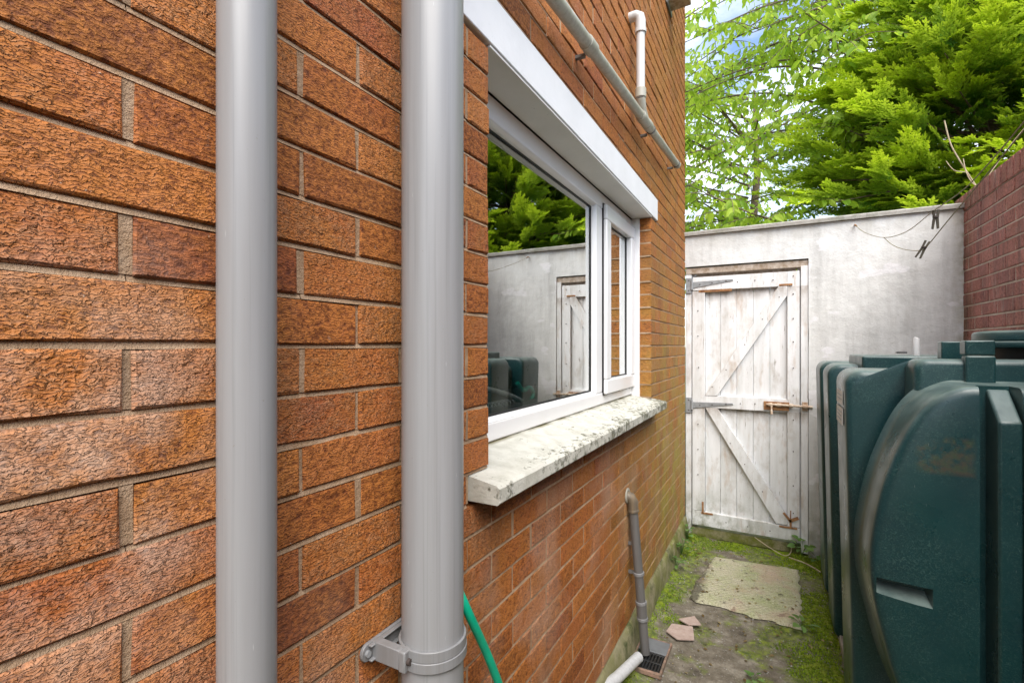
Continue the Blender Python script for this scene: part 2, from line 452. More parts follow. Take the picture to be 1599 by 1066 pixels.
def mk_tank():
    g = G('dusty_green_tank_plastic')
    P = g.geo()
    x, y, z = g.sep(P)
    c = g.mix(g.rng(g.noise(P, 3, 4), 0.35, 0.7), (0.004, 0.031, 0.037), (0.007, 0.049, 0.052))
    # dried algae flecks
    fl = g.rng(g.noise(P, 70, 4, 0.7, 3.2), 0.50, 0.70, 0, 0.9)
    fl = g.math('MULTIPLY', fl, g.rng(g.noise(P, 4.5, 4), 0.30, 0.62, 0.15, 1.0))
    c = g.mix(fl, c, (0.060, 0.125, 0.112))
    nz = g.sep(g.t.nodes['Geometry'].outputs['Normal'])[2] if 'Geometry' in g.t.nodes else 0.0
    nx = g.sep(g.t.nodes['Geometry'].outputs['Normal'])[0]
    side_sheen = g.math('MULTIPLY', g.rng(nx, -0.80, -0.97), g.rng(g.noise(P, 9, 5), 0.2, 0.6, 0.25, 0.65))  # pale glancing reflection on alley-facing sides, mixed into the colour
    c = g.mix(side_sheen, c, (0.09, 0.145, 0.14))
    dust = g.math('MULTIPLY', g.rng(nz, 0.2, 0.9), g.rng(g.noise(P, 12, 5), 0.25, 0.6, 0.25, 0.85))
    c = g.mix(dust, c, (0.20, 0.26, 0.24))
    # where a label has been torn off
    d = g.vmath('MULTIPLY', g.vmath('SUBTRACT', P, (1.085, 1.93, 1.185)), (1 / 0.075, 0, 1 / 0.062))
    dx, dy, dz = g.sep(d)
    box = g.math('MAXIMUM', g.math('ABSOLUTE', dx), g.math('ABSOLUTE', dz))
    pm = g.math('MULTIPLY', g.rng(box, 1.0, 0.75), g.rng(g.math('ADD', g.noise(P, 30, 6, 0.7), g.math('MULTIPLY', g.math('SUBTRACT', dx, dz), 0.07)), 0.42, 0.56))
    pm = g.math('MULTIPLY', pm, g.rng(y, 2.0, 1.98))
    c = g.mix(g.math('MULTIPLY', pm, 0.6), c, g.mix(g.rng(g.noise(P, 50, 4), .4, .6), (0.085, 0.055, 0.035), (0.06, 0.075, 0.035)))
    sc2 = g.rng(g.voro(g.map(P, (60, 60, 7)), 1.0), 0.0, 0.045, 1.0, 0.0)
    c = g.mix(g.math('MULTIPLY', sc2, 0.6), c, (0.30, 0.36, 0.34))
    ro = g.rng(g.noise(P, 7, 5), 0.3, 0.7, 0.24, 0.42)
    n = g.bump(g.math('ADD', g.noise(P, 5, 3), g.math('MULTIPLY', g.noise(P, 240, 3), 0.05)), 0.35, 0.006)
    return g.done(c, ro, n)
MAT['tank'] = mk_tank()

def mk_ground():
    g = G('mossy_concrete_ground')
    P = g.geo()
    x, y, z = g.sep(P)
    n = g.noise(P, 9, 8, 0.68)
    c = g.ramp(n, [(0.30, (0.05, 0.042, 0.030)), (0.43, (0.13, 0.110, 0.080)), (0.54, (0.19, 0.165, 0.125)), (0.68, (0.34, 0.31, 0.25))])
    fine = g.noise(P, 95, 4, 0.75)
    c = g.mix(g.rng(fine, 0.58, 0.70, 0, 0.75), c, (0.035, 0.030, 0.022))
    c = g.mix(g.rng(g.noise(P, 160, 2, 0.6), 0.66, 0.74, 0, 0.8), c, (0.36, 0.33, 0.27))
    right = g.rng(x, 0.45, 0.85, 0.0, 0.17)
    left = g.rng(x, 0.22, 0.03, 0.0, 0.12)
    far = g.rng(y, 3.6, 3.95, 0.0, 0.12)
    mn = g.noise(P, 4.2, 6, 0.62)
    t = g.math('ADD', g.math('ADD', mn, right), g.math('ADD', left, far))
    m = g.rng(t, 0.52, 0.63)
    m = g.math('MULTIPLY', m, g.rng(g.noise(P, 70, 4, 0.7), 0.30, 0.52))
    mc = g.mix(g.rng(g.noise(P, 28, 4), 0.35, 0.65), (0.06, 0.10, 0.008), (0.25, 0.32, 0.022))
    c = g.mix(g.math('MULTIPLY', m, 0.9), c, mc)
    h = g.math('ADD', g.noise(P, 45, 6, 0.7), g.math('MULTIPLY', fine, 0.5))
    h = g.math('ADD', h, g.math('MULTIPLY', m, 0.6))
    return g.done(c, 0.88, g.bump(h, 1.0, 0.006))
MAT['ground'] = mk_ground()

def mk_slab():
    g = G('lichened_chequer_slab')
    P = g.geo()
    x, y, z = g.sep(P)
    c = g.mix(g.rng(g.noise(P, 7, 6, 0.6), 0.35, 0.68), (0.56, 0.52, 0.38), (0.38, 0.42, 0.20))
    c = g.mix(g.rng(g.noise(P, 60, 5, 0.7), 0.52, 0.68, 0, 0.6), c, (0.66, 0.62, 0.50))
    c = g.mix(g.rng(g.noise(P, 16, 5, 0.7), 0.60, 0.66, 0, 0.85), c, (0.05, 0.045, 0.03))
    ed = g.math('ADD', g.rng(x, 0.30, 0.18), g.math('MULTIPLY', g.rng(g.noise(P, 12, 5, 0.7), 0.3, 0.7), 0.7))
    c = g.mix(g.rng(ed, 0.75, 1.05, 0, 0.85), c, (0.07, 0.06, 0.045))
    ro = g.node('ShaderNodeVectorRotate', {'rotation_type': 'Z_AXIS'}, Vector=P, Angle=0.78).outputs[0]
    ch = g.voro(ro, 42, 'F1', 'Distance', 0.15)
    c = g.mix(g.rng(g.noise(P, 130, 5, 0.8), 0.45, 0.62, 0.0, 0.45), c, (0.12, 0.11, 0.06))
    c = g.mix(g.rng(g.noise(P, 4, 4, 0.6), 0.52, 0.64, 0, 0.5), c, (0.46, 0.31, 0.23))
    h = g.math('ADD', g.math('MULTIPLY', g.rng(ch, 0.2, 0.6), 0.8), g.noise(P, 90, 5, 0.7))
    return g.done(c, 0.85, g.bump(h, 1.0, 0.007))
MAT['slab'] = mk_slab()

def mk_leaf(name, dark, light, tipattr=True, trans=0.4, rough=0.45):
    g = G(name)
    P = g.geo()
    at = g.t.nodes.new('ShaderNodeAttribute')
    at.attribute_name = 'tip'
    n = g.noise(P, 1.4, 3)
    f = g.math('ADD', at.outputs['Fac'], g.rng(n, 0.3, 0.7, -0.25, 0.25))
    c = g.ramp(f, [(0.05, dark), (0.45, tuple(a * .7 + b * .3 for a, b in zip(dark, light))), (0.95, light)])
    d = g.node('ShaderNodeBsdfPrincipled')
    g.put(d.inputs['Base Color'], c)
    d.inputs['Roughness'].default_value = rough
    d.inputs['Specular IOR Level'].default_value = 0.3
    tl = g.node('ShaderNodeBsdfTranslucent')
    g.put(tl.inputs[0], g.mix(0.55, c, (0.60, 0.78, 0.05), 'MIX'))
    mx = g.node('ShaderNodeMixShader')
    mx.inputs[0].default_value = trans
    g.put(mx.inputs[1], d.outputs[0])
    g.put(mx.inputs[2], tl.outputs[0])
    g.t.links.new(mx.outputs[0], g.out.inputs['Surface'])
    return g.m
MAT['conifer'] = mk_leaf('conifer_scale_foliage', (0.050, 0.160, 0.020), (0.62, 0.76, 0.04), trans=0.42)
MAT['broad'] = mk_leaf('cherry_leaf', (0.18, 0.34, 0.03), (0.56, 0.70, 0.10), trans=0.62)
MAT['weed'] = mk_leaf('weed_leaf', (0.05, 0.13, 0.03), (0.20, 0.34, 0.10), trans=0.3)
MAT['moss'] = mk_leaf('moss_tuft', (0.06, 0.12, 0.008), (0.32, 0.44, 0.025), trans=0.2, rough=0.8)
MAT['deadleaf'] = mk_leaf('dead_leaf', (0.12, 0.07, 0.03), (0.38, 0.30, 0.16), trans=0.2, rough=0.7)

# ------------------------------------------------------------------ geometry helpers
class MB:
    def __init__(s):
        s.v = []
        s.f = []
    def add(s, vs, fs):
        o = len(s.v)
        s.v.extend([tuple(v) for v in vs])
        s.f.extend([tuple(i + o for i in f) for f in fs])
        return s
    def box(s, x0, x1, y0, y1, z0, z1, jit=0.0):
        c = [(x0, y0, z0), (x1, y0, z0), (x1, y1, z0), (x0, y1, z0), (x0, y0, z1), (x1, y0, z1), (x1, y1, z1), (x0, y1, z1)]
        if jit:
            c = [tuple(a + random.uniform(-jit, jit) for a in p) for p in c]
        return s.add(c, [(3, 2, 1, 0), (4, 5, 6, 7), (0, 1, 5, 4), (1, 2, 6, 5), (2, 3, 7, 6), (3, 0, 4, 7)])
    def prism(s, pts, axis, a, b):
        """polygon pts (2D) extruded along axis from a to b. axis 'x': pts=(y,z); 'y': pts=(x,z); 'z': pts=(x,y)"""
        def P(p, t):
            return {'x': (t, p[0], p[1]), 'y': (p[0], t, p[1]), 'z': (p[0], p[1], t)}[axis]
        n = len(pts)
        vs = [P(p, a) for p in pts] + [P(p, b) for p in pts]
        fs = [tuple(range(n))[::-1], tuple(range(n, 2 * n))] + [(i, (i + 1) % n, (i + 1) % n + n, i + n) for i in range(n)]
        return s.add(vs, fs)
    def tube(s, path, r, seg=12, cap=True):
        path = [Vector(p) for p in path]
        n = len(path)
        rs = r if isinstance(r, (list, tuple)) else [r] * n
        up = None
        vs = []
        for i, p in enumerate(path):
            t = (path[min(i + 1, n - 1)] - path[max(i - 1, 0)])
            t.normalize()
            if up is None:
                up = t.orthogonal().normalized()
            else:
                up = (up - t * up.dot(t))
                up = up.normalized() if up.length > 1e-6 else t.orthogonal().normalized()
            b = t.cross(up)
            for k in range(seg):
                a = 2 * math.pi * k / seg
                vs.append(p + up * (math.cos(a) * rs[i]) + b * (math.sin(a) * rs[i]))
        fs = []
        for i in range(n - 1):
            for k in range(seg):
                k2 = (k + 1) % seg
                fs.append((i * seg + k, i * seg + k2, (i + 1) * seg + k2, (i + 1) * seg + k))
        if cap:
            fs.append(tuple(range(seg))[::-1])
            fs.append(tuple(range((n - 1) * seg, n * seg)))
        return s.add(vs, fs)
    def ring(s, c, d, r0, r1, h, seg=32):
        """hollow collar about axis d, centred c, inner r0, outer r1, height h"""
        c = Vector(c)
        d = Vector(d).normalized()
        u = d.orthogonal().normalized()
        b = d.cross(u)
        vs = []
        for rr, hh in ((r0, -h / 2), (r1, -h / 2), (r1, h / 2), (r0, h / 2)):
            for k in range(seg):
                a = 2 * math.pi * k / seg
                vs.append(c + d * hh + (u * math.cos(a) + b * math.sin(a)) * rr)
        fs = []
        for j in range(4):
            j2 = (j + 1) % 4
            for k in range(seg):
                k2 = (k + 1) % seg
                fs.append((j * seg + k, j * seg + k2, j2 * seg + k2, j2 * seg + k))
        return s.add(vs, fs)
    def build(s, name, mat, parent=None, bevel=0.0, smooth=True, seg=2, angle=40):
        me = bpy.data.meshes.new(name)
        off = Vector(parent['_base']) if parent is not None and '_base' in parent else Vector((0, 0, 0))
        me.from_pydata([tuple(Vector(v) - off) for v in s.v], [], s.f)
        me.validate()
        bm = bmesh.new()
        bm.from_mesh(me)
        bmesh.ops.recalc_face_normals(bm, faces=bm.faces)
        bm.to_mesh(me)
        bm.free()
        if smooth:
            me.polygons.foreach_set('use_smooth', [True] * len(me.polygons))
            try:
                me.set_sharp_from_angle(angle=R(angle))
            except Exception:
                pass
        me.materials.append(mat)
        o = bpy.data.objects.new(name, me)
        COL.objects.link(o)
        o.parent = parent
        o['_base'] = tuple(off)
        if bevel:
            b = o.modifiers.new('bevel', 'BEVEL')
            b.width = bevel
            b.segments = seg
            b.limit_method = 'ANGLE'
            b.angle_limit = R(35)
            b.harden_normals = False
        return o

def thing(name, label, cat, base=(0, 0, 0), group=None):
    o = bpy.data.objects.new(name, None)
    COL.objects.link(o)
    o.location = base
    o.empty_display_size = 0.1
    o['_base'] = tuple(base)
    o['label'] = label
    o['category'] = cat
    if group:
        o['group'] = group
    return o
def tag(o, label, cat, group=None):
    o['label'] = label
    o['category'] = cat
    if group:
        o['group'] = group
    return o

def project(X, Y, Z):
    dx = X - CX
    S, C = math.sin(YAW), math.cos(YAW)
    d = -S * dx + C * Y
    if d < 0.02:
        return None
    return 799.5 + FPX * (C * dx + S * Y) / d, 540 - FPX * (Z - CZ) / d, d

# ------------------------------------------------------------------ brickwork
def brick_geo(L, H=0.065, D=0.1025, seed=0):
    """hand-worn brick: chamfered, slightly bowed edges; face at x=0, origin centre of face"""
    rr = random.Random(seed)
    j = lambda a: rr.uniform(-a, a)
    c = 0.0028
    def ring(x, inset, jz, n=8):
        y, z = L / 2 - inset, H / 2 - inset
        pts = [(-y, -z), (-y * .33, -z), (y * .33, -z), (y, -z), (y, z), (y * .33, z), (-y * .33, z), (-y, z)]
        return [(x + j(jz * .5), p[0] + j(jz), p[1] + j(jz)) for p in pts]
    a = ring(-c, 0.0, 0.0016)
    b = ring(0.0, c, 0.0017)
    k = [(-D, -L / 2, -H / 2), (-D, L / 2, -H / 2), (-D, L / 2, H / 2), (-D, -L / 2, H / 2)]
    vs = a + b + k
    f = []
    for i in range(8):
        i2 = (i + 1) % 8
        f.append((i, i2, 8 + i2, 8 + i))
    f += [(8, 9, 14, 15), (9, 10, 13, 14), (10, 11, 12, 13)]
    f += [(16, 17, 3, 2, 1, 0), (17, 18, 4, 3), (18, 19, 7, 6, 5, 4), (19, 16, 0, 7)]
    return vs, f
_bm = {}
def brick_mesh(L, H, mat, var):
    key = (round(L / 0.004), round(H / 0.003), mat, var)
    if key not in _bm:
        vs, f = brick_geo(round(L / 0.004) * 0.004, H, seed=hash(key[:2]) % 999 + var * 31)
        me = bpy.data.meshes.new('brick')
        me.from_pydata(vs, [], f)
        me.materials.append(MAT[mat])
        _bm[key] = me
    return _bm[key]

def visible_size(p0, p1):
    """projected bounding size (px of the photograph) of a brick between two points; 0 when out of frame"""
    xs, ys = [], []
    for p in (p0, p1, (p0[0], p0[1], p1[2]), (p0[0], p1[1], p0[2])):
        q = project(*p)
        if q is None:
            return 0
        xs.append(q[0])
        ys.append(q[1])
    if max(xs) < 0 or min(xs) > 1599 or max(ys) < 0 or min(ys) > 1066:
        return 0
    return (max(xs) - min(xs)) * (max(ys) - min(ys))

def lay_bricks(parent, specs, mat, to_world, rotz, limit=300, hidden=lambda p: False):
    """specs: list of (along0, along1, z0, z1). to_world(a, z) -> face point"""
    rated = []
    for s in specs:
        p0, p1 = to_world(s[0], s[2]), to_world(s[1], s[3])
        v = visible_size(p0, p1)
        if v and hidden(((p0[0] + p1[0]) / 2, (p0[1] + p1[1]) / 2, (p0[2] + p1[2]) / 2)):
            v = 0
        rated.append((v, s))
    rated.sort(key=lambda t: -t[0])
    single = [s for v, s in rated[:limit] if v > 0]
    rest = [s for v, s in rated[:limit] if v <= 0] + [s for v, s in rated[limit:]]
    rot = Matrix.Rotation(rotz, 3, 'Z')
    for s in single:
        L, H = s[1] - s[0], s[3] - s[2]
        o = bpy.data.objects.new('brick', brick_mesh(L, H, mat, random.randrange(7)))
        p = Vector(to_world((s[0] + s[1]) / 2, (s[2] + s[3]) / 2))
        out = rot @ Vector((random.uniform(-0.0012, 0.0014), 0, 0))
        o.location = p + out + Vector((0, 0, random.uniform(-0.0010, 0.0010))) - Vector(parent['_base'])
        o.rotation_euler = (random.uniform(-.006, .006), random.uniform(-.015, .015), rotz + random.uniform(-.004, .004))
        COL.objects.link(o)
        o.parent = parent
    if rest:
        mb = MB()
        rnd = []
        for s in rest:
            vs, f = brick_geo(s[1] - s[0], s[3] - s[2], seed=random.randrange(40))
            p = Vector(to_world((s[0] + s[1]) / 2, (s[2] + s[3]) / 2))
            mb.add([rot @ Vector(v) + p for v in vs], f)
            rnd += [random.random()] * len(f)
        o = mb.build('brickwork', MAT[mat], parent, smooth=False)
        at = o.data.attributes.new('rnd', 'FLOAT', 'FACE')
        at.data.foreach_set('value', rnd)
        o['kind'] = 'stuff'
    return len(single), len(rest)

def spans(a0, a1, holes):
    out = [(a0, a1)]
    for h0, h1 in holes:
        n = []
        for s0, s1 in out:
            if h1 <= s0 or h0 >= s1:
                n.append((s0, s1))
            else:
                if h0 > s0:
                    n.append((s0, h0))
                if h1 < s1:
                    n.append((h1, s1))
        out = n
    return out

# ---- the house -------------------------------------------------------------
house = thing('brick_house', 'orange rustic brick house wall filling the left side, with a white framed window', 'house')
Y0, Y1 = -3.0, 4.07
WY0, WY1 = 1.037, 2.857           # window opening
LY0, LY1 = 0.87, 2.996            # lintel
SY0, SY1 = 0.955, 2.900           # sill
TOP = 69
specs = []
mort = MB()
for n in range(2, TOP):
    z0 = 0.02 + n * 0.075 + 0.0042
    z1 = z0 + 0.0666
    holes = []
    if 16 <= n <= 29:
        holes = [(WY0, WY1)]
    elif n == 15:
        holes = [(SY0, SY1)]
    elif n in (30, 31):
        holes = [(LY0, LY1)]
    ph = 0.268 if n % 2 else 0.3805
    for s0, s1 in spans(Y0, Y1, holes):
        k0 = math.floor((s0 - ph) / 0.225)
        k = k0
        while True:
            jw = random.choice((0.0038, 0.0045, 0.005, 0.0065))
            a = ph + k * 0.225 + 0.005
            b = ph + (k + 1) * 0.225 - jw
            if a > s1:
                break
            a2, b2 = max(a, s0), min(b, s1)
            if b2 - a2 > 0.02:
                jt = random.uniform(-.0015, .0015)
                specs.append((a2 + (jt if a2 > s0 else 0), b2 + (jt if b2 < s1 else 0), z0, z1))
                # bed joint, struck: deep under the brick above, flush at its foot
                e = 0.005
                zb = z0 - 0.0084
                dr = random.uniform(-.001, .001)
                mort.prism([(-0.101, zb - .001), (-0.0025 + dr, zb + .0005), (-0.0058 + dr, z0 + .001), (-0.101, z0 + .001)], 'y', max(a2 - e, s0), min(b2 + e, s1))
                if b2 < s1 - 0.004:
                    d = -0.0035 + random.uniform(-.0015, .0015)
                    mort.box(-0.1, d, b2 - 0.001, b2 + 0.0125, z0 + .0005, z1 - .0005)
                if a2 <= s0 + 1e-6 and a2 > a + 0.03:
                    pass
            k += 1
NB = lay_bricks(house, specs, 'brick', lambda a, z: (0.0, a, z), 0.0,
                hidden=lambda p: False)
mort.build('mortar', MAT['mortar'], house, smooth=False)

core = MB()
def wallhole(mb, x0, x1, ya, yb, za, zb, hy0, hy1, hz0, hz1):
    mb.box(x0, x1, ya, hy0, za, zb)
    mb.box(x0, x1, hy1, yb, za, zb)
    mb.box(x0, x1, hy0, hy1, za, hz0)
    mb.box(x0, x1, hy0, hy1, hz1, zb)
wallhole(core, -0.30, -0.118, Y0, Y1 - 0.002, 0.0, 5.19, WY0 - 0.01, WY1 + 0.012, 1.16, 2.33)
wallhole(core, -0.118, -0.104, Y0, Y1 - 0.002, 0.16, 5.19, LY0, SY1, 1.15, 2.40)
core.box(-6.0, -0.3, Y1 - 0.25, Y1 - 0.002, 0, 5.19)
core.box(-6.0, -0.3, Y0, Y0 + 0.25, 0, 5.19)
core.box(-6.2, -6.0, Y0, Y1 - 0.002, 0, 5.19)
core.box(-6.0, -0.3, Y0 + 0.25, Y1 - 0.25, 2.45, 2.6)
core.box(-6.0, -0.3, Y0 + 0.25, Y1 - 0.25, 0.02, 0.2)
core.box(-3.6, -3.5, Y0 + 0.25, Y1 - 0.25, 0.2, 2.45)
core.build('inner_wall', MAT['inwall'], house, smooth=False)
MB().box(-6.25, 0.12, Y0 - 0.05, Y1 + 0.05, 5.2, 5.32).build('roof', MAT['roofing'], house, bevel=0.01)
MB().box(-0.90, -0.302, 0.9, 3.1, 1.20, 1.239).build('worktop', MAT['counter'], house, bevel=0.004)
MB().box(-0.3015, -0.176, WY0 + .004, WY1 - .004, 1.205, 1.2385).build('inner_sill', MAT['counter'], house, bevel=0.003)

# plinth: rough mossy render below the first course
pl = MB()
ny = 150
prof = [(-0.06, 0.0), (0.030, 0.0), (0.026, 0.05), (0.018, 0.11), (0.010, 0.150), (-0.002, 0.162), (-0.06, 0.163)]
vs, fs = [], []
for i in range(ny + 1):
    y = Y0 + (Y1 - 0.003 - Y0) * i / ny
    for q, (px, pz) in enumerate(prof):
        n = mnoise.noise(Vector((y * 7, q * 1.7, 0))) * 0.011 if 0 < q < 5 else 0
        vs.append((px + n, y, pz + (n * 0.5 if q > 1 else 0)))
m = len(prof)
for i in range(ny):
    for q in range(m - 1):
        fs.append((i * m + q, (i + 1) * m + q, (i + 1) * m + q + 1, i * m + q + 1))
fs.append(tuple(range(m)))
fs.append(tuple(ny * m + q for q in range(m))[::-1])
pl.add(vs, fs).build('plinth', MAT['plinth'], house)

# lintel, with its dirty underside as a separate board
li = MB()
li.box(-0.102, 0.008, LY0, LY1, 2.276, 2.402)
li.build('lintel', MAT['lintel'], house, bevel=0.003)
MB().box(-0.109, 0.004, WY0 + 0.002, WY1 - 0.002, 2.268, 2.275).build('soffit', MAT['soffit'], house, bevel=0.001)

# sill
sl_ = MB()
ny = 60
prof = [(-0.16, 1.155), (0.074, 1.155), (0.079, 1.160), (0.079, 1.192), (0.072, 1.199), (-0.112, 1.232), (-0.16, 1.2325)]
vs, fs = [], []
for i in range(ny + 1):
    y = SY0 + (SY1 - SY0) * i / ny
    for q, (px, pz) in enumerate(prof):
        n = mnoise.noise(Vector((y * 18, q * 2.7, 4))) * 0.0018 + mnoise.noise(Vector((y * 60, q * 2.7, 9))) * 0.0009
        if q in (0, 6):
            n = 0
        vs.append((px + n, y, pz + n))
m = len(prof)
for i in range(ny):
    for q in range(m):
        fs.append((i * m + q, (i + 1) * m + q, (i + 1) * m + (q + 1) % m, i * m + (q + 1) % m))
fs.append(tuple(range(m)))
fs.append(tuple(ny * m + q for q in range(m))[::-1])
sl_.add(vs, fs).build('window_sill', MAT['sill'], house, angle=30)

# window (part) with sub-parts
FX = -0.112
wroot = bpy.data.objects.new('window', None)
COL.objects.link(wroot)
wroot.parent = house
wroot.location = (FX, WY0, 1.232)
wroot['_base'] = (FX, WY0, 1.232)
wz0, wz1 = 1.2335, 2.267
def prof_bar(mb, y0, y1, z0, z1, x, d=0.06):
    mb.box(x - d, x, y0, y1, z0, z1)
fr = MB()
prof_bar(fr, WY0 - 0.03, WY1 + 0.0, wz0, 1.292, FX)              # bottom rail
prof_bar(fr, WY0 - 0.03, WY1 + 0.0, 2.193, wz1, FX)              # head
prof_bar(fr, WY0 - 0.03, WY0 + 0.035, 1.292, 2.193, FX)
prof_bar(fr, WY1 - 0.045, WY1, 1.292, 2.193, FX)
prof_bar(fr, 2.205, 2.295, 1.292, 2.193, FX)
fr.build('window_frame', MAT['upvc'], wroot, bevel=0.006, seg=3)
# glazing bead round the fixed light
gb = MB()
GY0, GY1, GZ0, GZ1 = WY0 + 0.035, 2.205, 1.292, 2.193
gb.prism([(FX - 0.001, GZ0), (FX - 0.020, GZ0 + 0.012), (FX - 0.040, GZ0 + 0.012), (FX - 0.040, GZ0)], 'y', GY0, GY1)
gb.prism([(FX - 0.001, GZ1), (FX - 0.040, GZ1), (FX - 0.040, GZ1 - 0.010), (FX - 0.020, GZ1 - 0.010)], 'y', GY0, GY1)
gb.prism([(FX - 0.001, GY1), (FX - 0.020, GY1 - 0.010), (FX - 0.040, GY1 - 0.010), (FX - 0.040, GY1)], 'z', GZ0 + 0.012, GZ1 - 0.010)
gb.prism([(FX - 0.001, GY0), (FX - 0.040, GY0), (FX - 0.040, GY0 + 0.012), (FX - 0.020, GY0 + 0.012)], 'z', GZ0 + 0.012, GZ1 - 0.010)
gb.build('glazing_bead', MAT['upvc'], wroot)
def frame_ring(mb, x0, x1, y0, y1, z0, z1, t):
    mb.box(x0, x1, y0, y1, z0, z0 + t)
    mb.box(x0, x1, y0, y1, z1 - t, z1)
    mb.box(x0, x1, y0, y0 + t, z0 + t, z1 - t)
    mb.box(x0, x1, y1 - t, y1, z0 + t, z1 - t)
gk = MB()
frame_ring(gk, FX - 0.026, FX - 0.0225, GY0 + 0.012, GY1 - 0.010, GZ0 + 0.012, GZ1 - 0.010, 0.006)
gk.build('gasket', MAT['gasket'], wroot, smooth=False)
# dark shadow gap between mullion and opening light
cs = MB()
CY0, CY1, CZ0, CZ1 = 2.303, 2.842, 1.283, 2.215
cw = 0.072
for (a, b, c, d) in ((CY0, CY1, CZ0, CZ0 + cw), (CY0, CY1, CZ1 - cw, CZ1), (CY0, CY0 + cw, CZ0 + cw, CZ1 - cw), (CY1 - cw, CY1, CZ0 + cw, CZ1 - cw)):
    cs.box(FX - 0.035, FX + 0.022, a, b, c, d)
cs.build('opening_sash', MAT['upvc'], wroot, bevel=0.007, seg=3)
gp = MB()
frame_ring(gp, FX - 0.004, FX + 0.005, CY0 - 0.006, CY1 + 0.006, CZ0 - 0.006, CZ1 + 0.006, 0.012)  # black strip laid round the sash, standing for the shadow in the gap
gp.build('sash_shadow_gap', MAT['gasket'], wroot, smooth=False)
gk2 = MB()
frame_ring(gk2, FX - 0.012, FX - 0.0085, CY0 + cw, CY1 - cw, CZ0 + cw, CZ1 - cw, 0.006)
gk2.build('sash_gasket', MAT['gasket'], wroot, smooth=False)
MB().box(FX - 0.0285, FX - 0.0275, GY0, GY1, GZ0, GZ1).build('pane', MAT['glass'], wroot, smooth=False)
MB().box(FX - 0.0145, FX - 0.0135, CY0 + cw - .004, CY1 - cw + .004, CZ0 + cw - .004, CZ1 - cw + .004).build('pane', MAT['glass'], wroot, smooth=False)
sp = MB()
frame_ring(sp, FX - 0.052, FX - 0.034, GY0 + 0.002, GY1 - 0.002, GZ0 + 0.006, GZ1 - 0.003, 0.026)
sp.build('spacer', MAT['spacer'], wroot, smooth=False)
# white trim lining the far reveal, between brick and frame
MB().box(FX - 0.002, -0.066, WY1 - 0.012, WY1 + 0.004, 1.222, 2.266).build('reveal_trim', MAT['upvc'], wroot, bevel=0.002)

# little vent / bracket high on the wall
vt = thing('wall_vent', 'small brown box vent high on the brick wall, cut by the top edge', 'vent', (0.0, 3.36, 3.78))
MB().box(0.001, 0.14, 3.30, 3.42, 3.80, 3.95).build('hood', MAT['framehead'], vt, bevel=0.006)
MB().box(0.0012, 0.012, 3.27, 3.45, 3.775, 3.97).build('backplate', MAT['pvcdark'], vt, bevel=0.003)

# ------------------------------------------------------------------ downpipes
def collar(mb, c, r, h, w_):
    mb.ring(c, (0, 0, 1), r - 0.001, r + w_, h, 40)
d1 = thing('downpipe', 'slimmer grey plastic downpipe standing nearest the camera on the left', 'pipe', (0.045, 0.377, 0.0))
MB().tube([(0.045, 0.377, 0.04), (0.045, 0.377, 5.15)], 0.034, 48).build('pipe', MAT['pvc'], d1)
for zz in (0.45, 2.75):
    k = MB()
    collar(k, (0.045, 0.377, zz), 0.034, 0.06, 0.005)
    k.box(0.0, 0.014, 0.33, 0.424, zz - 0.02, zz + 0.02)
    k.build('pipe_clip', MAT['clipgrey'], d1, bevel=0.001)
d2 = thing('soil_pipe', 'thick grey plastic soil pipe clamped to the brick wall just left of the window', 'pipe', (0.09, 0.696, 0.0))
PX, PY = 0.09, 0.696
MB().tube([(PX, PY, 0.02), (PX, PY, 5.6)], 0.055, 64).build('pipe', MAT['pvc'], d2)
br = bpy.data.objects.new('pipe_bracket', None)
COL.objects.link(br)
br.parent = d2
br.location = Vector((PX, PY, 0.985)) - Vector(d2['_base'])
br['_base'] = (PX, PY, 0.985)
BZ = 0.988
c1 = MB()
c1.ring((PX, PY, BZ + 0.0085), (0, 0, 1), 0.0550, 0.0600, 0.0185, 64)
c1.ring((PX, PY, BZ - 0.0095), (0, 0, 1), 0.0550, 0.0612, 0.0175, 64)
c1.build('band', MAT['clipgrey'], br, bevel=0.0012)
for sgn in (-1, 1):
    a, b = sorted((PY + sgn * 0.050, PY + sgn * 0.071))
    MB().box(PX - 0.018, PX - 0.004, a, b, BZ - 0.018, BZ + 0.018).build('lug', MAT['clipgrey'], br, bevel=0.0025)
def slot_plate(mb, y0, y1, z, x0, x1, hh):
    pts = []
    for a in range(0, 181, 20):
        pts.append((y0 + hh + hh * math.cos(R(90 + a)), z + hh * math.sin(R(90 + a))))
    pts += [(y1, z - hh), (y1, z + hh)]
    mb.prism(pts, 'x', x0, x1)
arm = MB()
slot_plate(arm, PY - 0.092, PY + 0.092, BZ, 0.003, 0.010, 0.0155)
arm.build('backplate', MAT['clipgrey'], br, bevel=0.0015)
arm2 = MB()
for zz in (BZ + 0.0125, BZ - 0.0125):
    arm2.box(0.010, 0.019, PY - 0.078, PY + 0.078, zz - 0.0018, zz + 0.0018)
arm2.box(0.010, PX - 0.018, PY - 0.069, PY - 0.053, BZ - 0.0165, BZ + 0.0165)
arm2.box(0.010, PX - 0.018, PY + 0.053, PY + 0.069, BZ - 0.0165, BZ + 0.0165)
arm2.build('holdfast', MAT['clipgrey'], br, bevel=0.0014)
MB().tube([(0.009, PY - 0.080, BZ), (0.015, PY - 0.080, BZ)], 0.0058, 12).build('screw', MAT['galv'], br)
MB().tube([(PX - 0.004, PY - 0.0625, BZ), (PX + 0.002, PY - 0.0625, BZ)], 0.0055, 12).build('bolt', MAT['nail'], br)

